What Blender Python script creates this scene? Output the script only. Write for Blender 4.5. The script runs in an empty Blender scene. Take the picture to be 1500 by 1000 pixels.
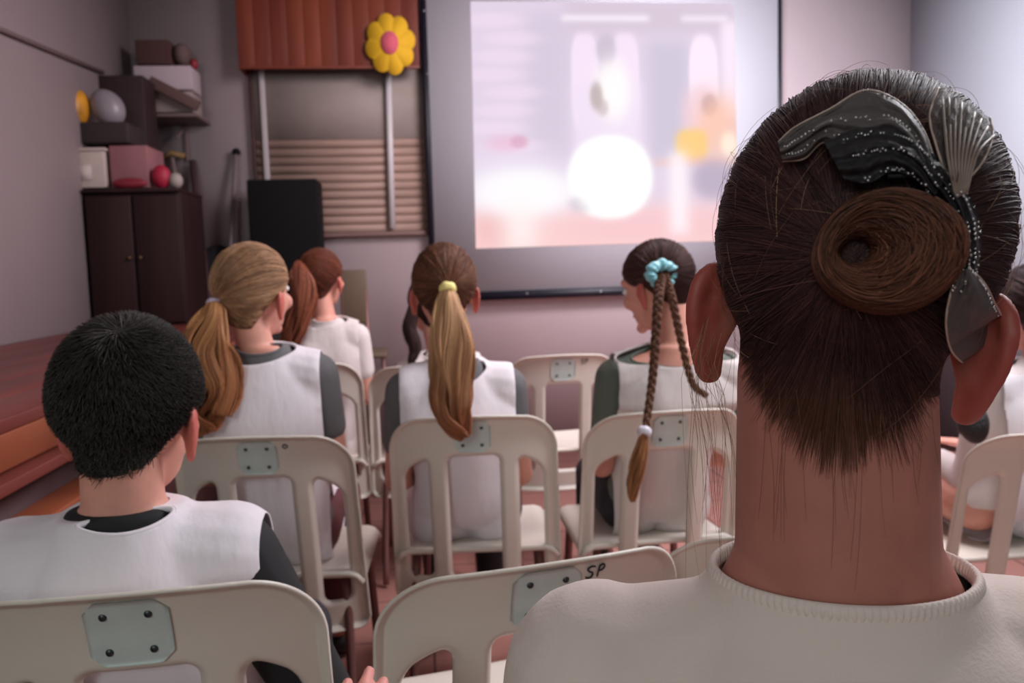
import bpy, bmesh, math, random
import numpy as np
from mathutils import Vector, Matrix
from mathutils.bvhtree import BVHTree

random.seed(7)
RNG = np.random.default_rng(11)
C = bpy.context.scene.collection
PI = math.pi

# ------------------------------------------------------------------ camera, light, exposure
F_PX = 1200.0
CAM = np.array([0.0, 0.0, 1.12])
YAW, PITCH, ROLL = math.radians(6.3), math.radians(-5.4), math.radians(1.7)
_f = np.array([math.sin(YAW) * math.cos(PITCH), math.cos(YAW) * math.cos(PITCH), math.sin(PITCH)])
_r0 = np.array([math.cos(YAW), -math.sin(YAW), 0.0])
_u0 = np.cross(_r0, _f)
_r = _r0 * math.cos(ROLL) - _u0 * math.sin(ROLL)
_u = _u0 * math.cos(ROLL) + _r0 * math.sin(ROLL)
cam_data = bpy.data.cameras.new('camera')
cam = bpy.data.objects.new('camera', cam_data)
C.objects.link(cam)
M = Matrix(((_r[0], _u[0], -_f[0], CAM[0]), (_r[1], _u[1], -_f[1], CAM[1]), (_r[2], _u[2], -_f[2], CAM[2]), (0, 0, 0, 1)))
cam.matrix_world = M
cam_data.sensor_width = 36.0
cam_data.lens = 36.0 * F_PX / 1500.0
cam_data.clip_start = 0.02
cam_data.dof.use_dof = True
cam_data.dof.focus_distance = 0.55
cam_data.dof.aperture_fstop = 10.5
bpy.context.scene.camera = cam

world = bpy.data.worlds.new('world')
bpy.context.scene.world = world
world.use_nodes = True
world.node_tree.nodes['Background'].inputs[0].default_value = (0.80, 0.74, 0.80, 1)
world.node_tree.nodes['Background'].inputs[1].default_value = 0.20


def area_light(name, loc, target, size, size_y, power, color, spread=180.0):
    l = bpy.data.lights.new(name, 'AREA')
    l.shape = 'RECTANGLE'; l.size = size; l.size_y = size_y
    l.energy = power; l.color = color; l.spread = math.radians(spread)
    o = bpy.data.objects.new(name, l)
    C.objects.link(o)
    o.location = loc
    d = Vector(target) - Vector(loc)
    o.rotation_euler = d.to_track_quat('-Z', 'Y').to_euler()
    return o


# fill light added over the front half of the room, daylight from behind left and from the right
area_light('front_fill_light', (1.2, 2.9, 2.85), (0.9, 4.3, 0.5), 1.2, 1.2, 108, (1.0, 0.88, 0.92))
area_light('back_window_light', (-1.3, -2.2, 2.1), (-0.7, 1.2, 0.8), 1.2, 1.1, 36, (0.84, 1.0, 0.96))
area_light('side_window_light', (1.75, 1.5, 2.3), (0.1, 1.9, 0.7), 1.0, 0.8, 48, (0.95, 0.95, 1.0))
area_light('right_wall_fill_light', (1.0, 2.6, 2.75), (2.15, 3.9, 2.0), 0.9, 0.7, 52, (0.88, 0.93, 1.0), 100)  # fill added to brighten the right wall, no fixture there

vs = bpy.context.scene.view_settings
vs.view_transform = 'Standard'; vs.look = 'None'; vs.gamma = 1.0
vs.exposure = 0.0
try:
    vs.use_curve_mapping = False
except Exception:
    pass


def ray(px, py):
    d = _f + _r * ((px - 750.0) / F_PX) - _u * ((py - 500.0) / F_PX)
    return d


def at(px, py, Y):
    d = ray(px, py)
    return CAM + d * ((Y - CAM[1]) / d[1])


# ------------------------------------------------------------------ materials
def srgb(r, g, b):
    def f(c):
        c /= 255.0
        return c / 12.92 if c <= 0.04045 else ((c + 0.055) / 1.055) ** 2.4
    return (f(r), f(g), f(b), 1.0)


MATS = {}


def mat(name, col, rough=0.6, metal=0.0, sss=0.0, sssr=(1, 0.3, 0.2), bump=0.0, bscale=40.0, vary=0.0, vscale=6.0, alpha=1.0,
        spec=0.5, emit=None, stretch=None, attr=None, sheen=0.0, transm=0.0, sss_scale=0.01):
    if name in MATS:
        return MATS[name]
    m = bpy.data.materials.new(name)
    m.use_nodes = True
    nt = m.node_tree
    b = nt.nodes['Principled BSDF']
    b.inputs['Base Color'].default_value = col
    b.inputs['Roughness'].default_value = rough
    b.inputs['Metallic'].default_value = metal
    b.inputs['Specular IOR Level'].default_value = spec
    b.inputs['Alpha'].default_value = alpha
    if sheen:
        b.inputs['Sheen Weight'].default_value = sheen
    if transm:
        b.inputs['Transmission Weight'].default_value = transm
    if sss:
        b.inputs['Subsurface Weight'].default_value = sss
        b.inputs['Subsurface Radius'].default_value = sssr
        b.inputs['Subsurface Scale'].default_value = sss_scale
    if emit:
        b.inputs['Emission Color'].default_value = emit[0]
        b.inputs['Emission Strength'].default_value = emit[1]
    tc = nt.nodes.new('ShaderNodeTexCoord')
    mp = nt.nodes.new('ShaderNodeMapping')
    nt.links.new(tc.outputs['Object'], mp.inputs[0])
    if stretch:
        mp.inputs['Scale'].default_value = stretch
    src = None
    if attr:
        a = nt.nodes.new('ShaderNodeAttribute'); a.attribute_name = attr
        src = a.outputs['Color']
        nt.links.new(src, b.inputs['Base Color'])
    if vary:
        n = nt.nodes.new('ShaderNodeTexNoise'); n.inputs['Scale'].default_value = vscale; n.inputs['Detail'].default_value = 5
        nt.links.new(mp.outputs[0], n.inputs['Vector'])
        mx = nt.nodes.new('ShaderNodeMixRGB'); mx.blend_type = 'MULTIPLY'; mx.inputs[0].default_value = 1.0
        rmp = nt.nodes.new('ShaderNodeMapRange')
        rmp.inputs[1].default_value = 0.3; rmp.inputs[2].default_value = 0.7
        rmp.inputs[3].default_value = 1 - vary; rmp.inputs[4].default_value = 1 + vary * 0.4
        nt.links.new(n.outputs[0], rmp.inputs[0])
        if src:
            nt.links.new(src, mx.inputs[1])
        else:
            mx.inputs[1].default_value = col
        nt.links.new(rmp.outputs[0], mx.inputs[2])
        nt.links.new(mx.outputs[0], b.inputs['Base Color'])
    if bump:
        n2 = nt.nodes.new('ShaderNodeTexNoise'); n2.inputs['Scale'].default_value = bscale; n2.inputs['Detail'].default_value = 4
        nt.links.new(mp.outputs[0], n2.inputs['Vector'])
        bp = nt.nodes.new('ShaderNodeBump'); bp.inputs['Strength'].default_value = bump; bp.inputs['Distance'].default_value = 0.01
        nt.links.new(n2.outputs[0], bp.inputs['Height'])
        nt.links.new(bp.outputs[0], b.inputs['Normal'])
    MATS[name] = m
    return m


def hairmat(name, rough=0.42, spec=0.5):
    return mat(name, (0.1, 0.05, 0.03, 1), rough=rough, attr='Col', spec=spec)


def wood_mat(name, c1, c2, scale=6.0, rough=0.4, stretch=(1, 1, 0.08), plank=None):
    m = bpy.data.materials.new(name); m.use_nodes = True
    nt = m.node_tree; b = nt.nodes['Principled BSDF']
    b.inputs['Roughness'].default_value = rough; b.inputs['Specular IOR Level'].default_value = 0.3
    tc = nt.nodes.new('ShaderNodeTexCoord'); mp = nt.nodes.new('ShaderNodeMapping')
    mp.inputs['Scale'].default_value = stretch
    nt.links.new(tc.outputs['Object'], mp.inputs[0])
    n = nt.nodes.new('ShaderNodeTexNoise'); n.inputs['Scale'].default_value = scale; n.inputs['Detail'].default_value = 8
    n.inputs['Distortion'].default_value = 0.6
    nt.links.new(mp.outputs[0], n.inputs['Vector'])
    r = nt.nodes.new('ShaderNodeValToRGB')
    r.color_ramp.elements[0].position = 0.32; r.color_ramp.elements[0].color = c1
    r.color_ramp.elements[1].position = 0.68; r.color_ramp.elements[1].color = c2
    nt.links.new(n.outputs[0], r.inputs[0])
    nt.links.new(r.outputs[0], b.inputs['Base Color'])
    return m


# ------------------------------------------------------------------ object helpers
def tag(o, label=None, cat=None, group=None, kind=None):
    if label: o['label'] = label
    if cat: o['category'] = cat
    if group: o['group'] = group
    if kind: o['kind'] = kind
    return o


def empty(name, loc, label, cat, group=None, rz=0.0):
    o = bpy.data.objects.new(name, None)
    C.objects.link(o)
    o.location = loc; o.rotation_euler = (0, 0, rz)
    o.empty_display_size = 0.1
    return tag(o, label, cat, group)


def link_obj(name, me, m, parent=None, smooth=True, world_verts=True):
    """me has world coordinates when world_verts; the parent is an unscaled empty."""
    o = bpy.data.objects.new(name, me)
    C.objects.link(o)
    if m:
        me.materials.append(m)
    if smooth and len(me.polygons):
        me.polygons.foreach_set('use_smooth', np.ones(len(me.polygons), dtype=bool))
    if parent:
        o.parent = parent
        if world_verts:
            bpy.context.view_layer.update()
            o.matrix_parent_inverse = parent.matrix_world.inverted()
    return o


def np_mesh(name, V, F, col=None):
    """F: (n,3) or (n,4) int array or a list of arrays of both"""
    V = np.asarray(V, dtype=np.float32)
    Fs = F if isinstance(F, list) else [F]
    Fs = [np.asarray(f, dtype=np.int32) for f in Fs if len(f)]
    me = bpy.data.meshes.new(name)
    me.vertices.add(len(V)); me.vertices.foreach_set('co', V.ravel())
    nl = sum(f.size for f in Fs); npol = sum(len(f) for f in Fs)
    me.loops.add(nl); me.polygons.add(npol)
    me.loops.foreach_set('vertex_index', np.concatenate([f.ravel() for f in Fs]))
    starts = []; s = 0
    for f in Fs:
        k = f.shape[1]
        starts.append(s + np.arange(len(f)) * k); s += f.size
    me.polygons.foreach_set('loop_start', np.concatenate(starts).astype(np.int32))
    me.update(calc_edges=True)
    me.validate()
    if col is not None:
        a = me.color_attributes.new('Col', 'FLOAT_COLOR', 'POINT')
        c = np.ones((len(V), 4), dtype=np.float32); c[:, :3] = col[:, :3]
        a.data.foreach_set('color', c.ravel())
    return me


def merge(parts):
    Vs = []; Fs3 = []; Fs4 = []; off = 0
    for V, F in parts:
        V = np.asarray(V)
        for f in (F if isinstance(F, list) else [F]):
            f = np.asarray(f)
            if len(f) == 0: continue
            (Fs3 if f.shape[1] == 3 else Fs4).append(f + off)
        Vs.append(V); off += len(V)
    out = []
    if Fs3: out.append(np.concatenate(Fs3))
    if Fs4: out.append(np.concatenate(Fs4))
    return np.concatenate(Vs), out


def norm(v):
    v = np.asarray(v, dtype=float)
    return v / (np.linalg.norm(v, axis=-1, keepdims=True) + 1e-12)


def rings_mesh(rings, cap=True):
    """rings (N,K,3)"""
    R = np.asarray(rings, dtype=float); N, K = R.shape[:2]
    V = R.reshape(-1, 3)
    i = np.arange(N - 1)[:, None] * K; j = np.arange(K)[None, :]; j2 = (j + 1) % K
    F = np.stack([i + j, i + j2, i + K + j2, i + K + j], -1).reshape(-1, 4)
    Fs = [F]
    if cap:
        V = np.concatenate([V, R[0].mean(0)[None], R[-1].mean(0)[None]])
        a, b = N * K, N * K + 1
        jj = np.arange(K)
        Fs.append(np.concatenate([np.stack([np.full(K, a), (jj + 1) % K, jj], -1),
                                  np.stack([np.full(K, b), (N - 1) * K + jj, (N - 1) * K + (jj + 1) % K], -1)]))
    return V, Fs


def frames_along(P):
    P = np.asarray(P, dtype=float)
    T = norm(np.gradient(P, axis=0))
    ref = np.array([0, 0, 1.0]) if abs(T[0][2]) < 0.9 else np.array([0, 1.0, 0])
    X = np.cross(ref, T[0]); X /= np.linalg.norm(X) + 1e-12
    Xs = [X]
    for k in range(1, len(P)):
        X = X - T[k] * np.dot(X, T[k]); X /= np.linalg.norm(X) + 1e-12
        Xs.append(X)
    Xs = np.array(Xs)
    return T, Xs, np.cross(T, Xs)


def tube(P, R, K=10, cap=True, flat=1.0):
    P = np.asarray(P, dtype=float)
    R = np.broadcast_to(np.asarray(R, dtype=float), (len(P),))
    T, X, Y = frames_along(P)
    a = np.linspace(0, 2 * PI, K, endpoint=False)
    rings = P[:, None] + R[:, None, None] * (np.cos(a)[None, :, None] * X[:, None] + flat * np.sin(a)[None, :, None] * Y[:, None])
    return rings_mesh(rings, cap)


def capsule(p0, r0, p1, r1, K=14, n=4):
    p0 = np.asarray(p0, float); p1 = np.asarray(p1, float)
    d = norm(p1 - p0)
    P = []; R = []
    for k in range(n):
        a = PI / 2 * (k + 0.25) / n
        P.append(p0 - d * r0 * math.cos(a)); R.append(r0 * math.sin(a))
    for t in np.linspace(0, 1, 5):
        P.append(p0 + (p1 - p0) * t); R.append(r0 + (r1 - r0) * t)
    for k in reversed(range(n)):
        a = PI / 2 * (k + 0.25) / n
        P.append(p1 + d * r1 * math.cos(a)); R.append(r1 * math.sin(a))
    P = np.array(P)
    ref = np.array([0, 0, 1.0]) if abs(d[2]) < 0.9 else np.array([0, 1.0, 0])
    X = norm(np.cross(ref, d)); Y = np.cross(d, X)
    a = np.linspace(0, 2 * PI, K, endpoint=False)
    rings = P[:, None] + np.array(R)[:, None, None] * (np.cos(a)[None, :, None] * X + np.sin(a)[None, :, None] * Y)
    return rings_mesh(rings)


def ellipsoid(c, rad, rot=None, K=24, N=14):
    th = np.linspace(0.02, PI - 0.02, N)
    a = np.linspace(0, 2 * PI, K, endpoint=False)
    r = np.stack([np.sin(th)[:, None] * np.cos(a), np.sin(th)[:, None] * np.sin(a), np.broadcast_to(-np.cos(th)[:, None], (N, K))], -1)
    r = r * np.asarray(rad, float)
    if rot is not None:
        r = r @ np.asarray(rot).T
    return rings_mesh(r + np.asarray(c, float))


def box_vf(c, s, bev=0.0, rot=None):
    """bevelled box through bmesh"""
    bm = bmesh.new()
    bmesh.ops.create_cube(bm, size=1.0)
    for v in bm.verts:
        v.co = Vector((v.co.x * s[0], v.co.y * s[1], v.co.z * s[2]))
    if bev:
        bmesh.ops.bevel(bm, geom=list(bm.edges), offset=bev, segments=2, affect='EDGES', profile=0.5)
    bmesh.ops.triangulate(bm, faces=list(bm.faces))
    bm.verts.index_update()
    V = np.array([v.co[:] for v in bm.verts]); F = np.array([[v.index for v in f.verts] for f in bm.faces])
    bm.free()
    if rot is not None: V = V @ np.asarray(rot).T
    return V + np.asarray(c, float), [F]


def Rm(yaw=0, pitch=0, roll=0):
    """columns are the local x (right), y (forward), z (up); pitch>0 looks up, roll>0 leans to +x"""
    cy, sy = math.cos(yaw), math.sin(yaw)
    Rz = np.array([[cy, -sy, 0], [sy, cy, 0], [0, 0, 1]])
    cp, sp = math.cos(pitch), math.sin(pitch)
    Rx = np.array([[1, 0, 0], [0, cp, -sp], [0, sp, cp]])
    cr, sr = math.cos(roll), math.sin(roll)
    Ry = np.array([[cr, 0, sr], [0, 1, 0], [-sr, 0, cr]])
    return Rz @ Ry @ Rx


def obj(name, vf, m, parent=None, smooth=True):
    V, F = vf
    return link_obj(name, np_mesh(name, V, F), m, parent, smooth)


def box(name, c, s, m, parent=None, bev=0.0, rot=None):
    V, F = box_vf(c, s, bev, rot)
    return link_obj(name, np_mesh(name, V, F), m, parent, smooth=False)


def spline(pts, n):
    """Catmull-Rom through the points"""
    P = np.asarray(pts, float)
    if P.ndim == 1: P = P[:, None]
    Q = np.concatenate([[2 * P[0] - P[1]], P, [2 * P[-1] - P[-2]]])
    t = np.linspace(0, len(P) - 1 - 1e-6, n); k = t.astype(int); u = (t - k)[:, None]
    a, b, c, d = Q[k], Q[k + 1], Q[k + 2], Q[k + 3]
    r = 0.5 * ((2 * b) + (c - a) * u + (2 * a - 5 * b + 4 * c - d) * u ** 2 + (3 * b - a - 3 * c + d) * u ** 3)
    return r


def baked(o, mods):
    """apply modifiers to a temp object, return new mesh"""
    for typ, kw in mods:
        md = o.modifiers.new(typ, typ)
        for k, v in kw.items(): setattr(md, k, v)
    dg = bpy.context.evaluated_depsgraph_get()
    me = bpy.data.meshes.new_from_object(o.evaluated_get(dg))
    return me


def remesh(parts, voxel, smooth_it=4, fac=0.6):
    V, F = merge(parts)
    me = np_mesh('tmp', V, F)
    o = bpy.data.objects.new('tmp', me); C.objects.link(o)
    r = baked(o, [('REMESH', dict(mode='VOXEL', voxel_size=voxel, adaptivity=0.0)),
                  ('SMOOTH', dict(iterations=smooth_it, factor=fac))])
    bpy.data.objects.remove(o); bpy.data.meshes.remove(me)
    return r


def mesh_np(me):
    V = np.empty(len(me.vertices) * 3, dtype=np.float32); me.vertices.foreach_get('co', V)
    return V.reshape(-1, 3)


def mesh_normals(me):
    V = np.empty(len(me.vertices) * 3, dtype=np.float32); me.vertex_normals.foreach_get('vector', V)
    return V.reshape(-1, 3)


def waves(P, seed, f=20.0, n=5, aniso=(1, 1, 1)):
    r = np.random.default_rng(seed)
    P = P * np.asarray(aniso)
    out = np.zeros(len(P)); w = np.zeros(len(P))
    for k in range(n):
        d = norm(r.normal(size=3)) * f * (0.6 + 0.9 * r.random())
        out += np.sin(P @ d + 6.28 * r.random() + 1.8 * w) / (1 + 0.5 * k)
        w = np.sin(P @ (norm(r.normal(size=3)) * f * 0.5) + 6.28 * r.random())
    return out / 2.0


# ------------------------------------------------------------------ strands
def strands_mesh(paths, radii, sides=3):
    P = np.asarray(paths, dtype=np.float32); K, N = P.shape[:2]
    R = np.broadcast_to(np.asarray(radii, dtype=np.float32), (K, N))
    T = norm(np.gradient(P, axis=1))
    ref = norm(np.array([0.31, 0.87, 0.38]))
    X = norm(np.cross(T, ref)); Y = np.cross(T, X)
    a = np.arange(sides) * 2 * PI / sides
    V = P[:, :, None] + R[:, :, None, None] * (np.cos(a)[None, None, :, None] * X[:, :, None] + np.sin(a)[None, None, :, None] * Y[:, :, None])
    V = V.reshape(-1, 3)
    base = (np.arange(K)[:, None, None] * N + np.arange(N - 1)[None, :, None]) * sides
    j = np.arange(sides)[None, None, :]; j2 = (j + 1) % sides
    F = np.stack([base + j, base + j2, base + sides + j2, base + sides + j], -1).reshape(-1, 4)
    return V, [F]


def strand_cols(K, N, sides, c1, c2, seed=0, tip=None):
    r = np.random.default_rng(seed)
    ph = np.arange(K) / max(K, 1) * 2 * PI
    t = np.clip(0.6 * r.beta(1.4, 1.8, size=(K, 1, 1)) + 0.42 * (0.5 + 0.5 * np.sin(13 * ph + 2.2 * np.sin(5 * ph + 1)))[:, None, None], 0, 1)
    c = np.asarray(c1)[:3] * (1 - t) + np.asarray(c2)[:3] * t
    c = c * r.uniform(0.6, 1.3, size=(K, 1, 1))
    c = np.broadcast_to(c, (K, N, 3)).copy()
    if tip is not None:
        s = np.linspace(0, 1, N)[None, :, None] ** 1.3
        c = c * (1 - s) + (np.asarray(tip)[:3] * r.uniform(0.7, 1.2, size=(K, 1, 1))) * s
    return np.repeat(c[:, :, None], sides, axis=2).reshape(-1, 3)


def strand_obj(name, paths, radii, c1, c2, m, parent, seed=0, tip=None, sides=3):
    K, N = paths.shape[:2]
    V, F = strands_mesh(paths, radii, sides)
    me = np_mesh(name, V, F, strand_cols(K, N, sides, c1, c2, seed, tip))
    return link_obj(name, me, m, parent)


def join_strands(name, sets, m, parent):
    """sets: list of (paths, radii, c1, c2, tip); one mesh"""
    Vs = []; Fs = []; cs = []; off = 0
    for k, (paths, radii, c1, c2, tip) in enumerate(sets):
        V, F = strands_mesh(paths, radii)
        Vs.append(V); Fs.append(F[0] + off); off += len(V)
        cs.append(strand_cols(paths.shape[0], paths.shape[1], 3, c1, c2, k + 5, tip))
    me = np_mesh(name, np.concatenate(Vs), [np.concatenate(Fs)], np.concatenate(cs))
    return link_obj(name, me, m, parent)


def bundle(path, rad, n, N=20, seed=0, twist=0.0, wav=0.0, flat=1.0, fray=0.0):
    """n strands filling a tapered bundle along a path"""
    r = np.random.default_rng(seed)
    P = spline(path, N)
    if np.ndim(rad) == 0: R = np.full(N, float(rad))
    else: R = spline(rad, N)[:, 0]
    T, X, Y = frames_along(P)
    a = np.sort(r.random(n)) * 2 * PI; q = np.sqrt(r.random(n)) * 0.98
    q = np.where(r.random(n) < 0.5, 0.9 + 0.1 * r.random(n), q)
    s = np.linspace(0, 1, N)
    ang = a[:, None] + twist * s[None] + 0.25 * np.sin(s[None] * 6 + a[:, None] * 3)
    ph = r.random(n)[:, None] * 6.28
    rr = q[:, None] * R[None] * (1 + fray * (r.random(n)[:, None] - 0.3) * s[None] ** 2)
    out = P[None] + rr[..., None] * (np.cos(ang)[..., None] * X[None] + flat * np.sin(ang)[..., None] * Y[None])
    if wav:
        clump = np.round(a / 0.7) * 1.7
        out = out + wav * s[None, :, None] * (np.sin(s[None] * 16 + clump[:, None])[..., None] * X[None] + np.cos(s[None] * 14 + clump[:, None] * 1.3)[..., None] * Y[None])
    # cut lengths
    ln = 1 - 0.18 * r.random(n) ** 2
    tt = s[None] * ln[:, None] * (N - 1)
    k = np.minimum(tt.astype(int), N - 2); u = (tt - k)[..., None]
    idx = np.arange(n)[:, None]
    return out[idx, k] * (1 - u) + out[idx, k + 1] * u


# ------------------------------------------------------------------ person
class Person:
    pass


def head_prims(c, R, s, e=0.0, ears=True, face=True):
    L = lambda x, y, z: c + R @ (np.array([x, y, z]) * s)
    out = [ellipsoid(L(0, -0.012, 0.022), np.array([0.072, 0.094, 0.086]) * s + e, R),
           ellipsoid(L(0, 0.025, -0.02), np.array([0.060, 0.062, 0.075]) * s + e, R),
           ellipsoid(L(0, 0.035, -0.058), np.array([0.046, 0.050, 0.050]) * s + e, R)]
    if face:
        out += [ellipsoid(L(0, 0.080, -0.092), np.array([0.018, 0.014, 0.015]) * s + e, R),
                ellipsoid(L(0, 0.074, 0.030), np.array([0.045, 0.018, 0.018]) * s + e, R),
                capsule(L(0, 0.086, 0.008), 0.008 * s, L(0, 0.104, -0.024), 0.010 * s),
                ellipsoid(L(-0.010, 0.096, -0.029), np.array([0.008, 0.009, 0.007]) * s, R),
                ellipsoid(L(0.010, 0.096, -0.029), np.array([0.008, 0.009, 0.007]) * s, R),
                ellipsoid(L(-0.036, 0.068, -0.025), np.array([0.020, 0.018, 0.020]) * s, R),
                ellipsoid(L(0.036, 0.068, -0.025), np.array([0.020, 0.018, 0.020]) * s, R)]
    return out


def ear_prims(c, R, s, flare=0.5, es=1.0, ez=0.0):
    out = []
    for sd in (-1, 1):
        # ear plate hinged on its front edge, fanned outwards at the back
        a = flare
        dx = np.array([sd * math.sin(a), -math.cos(a), 0.0])
        o = np.array([sd * 0.0690, 0.006, -0.030 + ez])
        L = lambda u, v, w=0.0: c + R @ ((o + (dx * u * es + np.array([0, 0, 1]) * v * es + np.array([sd, 0.4, 0]) * w)) * s)
        # concha body
        out.append(capsule(L(0.004, 0.012), 0.011 * s * es, L(0.014, -0.010), 0.009 * s * es))
        # helix ridge
        pts = [L(0.000, 0.010), L(0.006, 0.029), L(0.018, 0.033), L(0.028, 0.024), L(0.029, 0.006), L(0.022, -0.014), L(0.012, -0.028), L(0.004, -0.026)]
        P = spline(pts, 24)
        out.append(tube(P, spline([0.005, 0.0052, 0.0052, 0.0052, 0.005, 0.005, 0.0065, 0.005], 24)[:, 0] * s * es, 8))
        # membrane
        mid = [(L(0.006, 0.024), 0.0080), (L(0.014, 0.024), 0.0085), (L(0.008, 0.012), 0.0085), (L(0.018, 0.010), 0.008), (L(0.014, -0.006), 0.0075), (L(0.009, -0.020), 0.0065)]
        for k in range(len(mid) - 1):
            out.append(capsule(mid[k][0], mid[k][1] * s * es * 1.0, mid[k + 1][0], mid[k + 1][1] * s * es * 1.0))
    return out


def hand_prims(w, d, up, side, s, thumb=1, curl=0.5):
    """w wrist, d pointing along the palm, up = back of the hand, side lateral"""
    d = norm(d); up = norm(up - d * np.dot(up, d)); side = np.cross(d, up)
    out = []
    for k in range(4):
        off = (k - 1.5) * 0.0165 * s
        b = w + d * 0.012 * s + side * off * 0.55
        kn = w + d * (0.072 - 0.004 * abs(k - 1.3)) * s + side * off
        out.append(capsule(b, 0.0125 * s, kn, 0.0092 * s))
        ln = [0.030, 0.036, 0.034, 0.026][k if thumb > 0 else 3 - k] * s
        p = kn; ang = 0.25 * curl
        for j, f in enumerate((1.0, 0.75, 0.6)):
            q = p + (d * math.cos(ang) - up * math.sin(ang)) * ln * f
            out.append(capsule(p, (0.0078 - 0.0006 * j) * s, q, (0.0074 - 0.0007 * j) * s, 10, 3))
            p = q; ang += 0.6 * curl
    t0 = w + d * 0.02 * s - side * thumb * 0.016 * s
    t1 = t0 + (d * 0.6 - side * thumb * 0.8) * 0.034 * s - up * 0.006 * s
    t2 = t1 + (d * 0.85 - side * thumb * 0.35) * 0.028 * s - up * 0.008 * s
    t3 = t2 + d * 0.020 * s - up * 0.004 * s
    out += [capsule(t0, 0.012 * s, t1, 0.0098 * s), capsule(t1, 0.0096 * s, t2, 0.0085 * s), capsule(t2, 0.0085 * s, t3, 0.0072 * s)]
    return out


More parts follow.
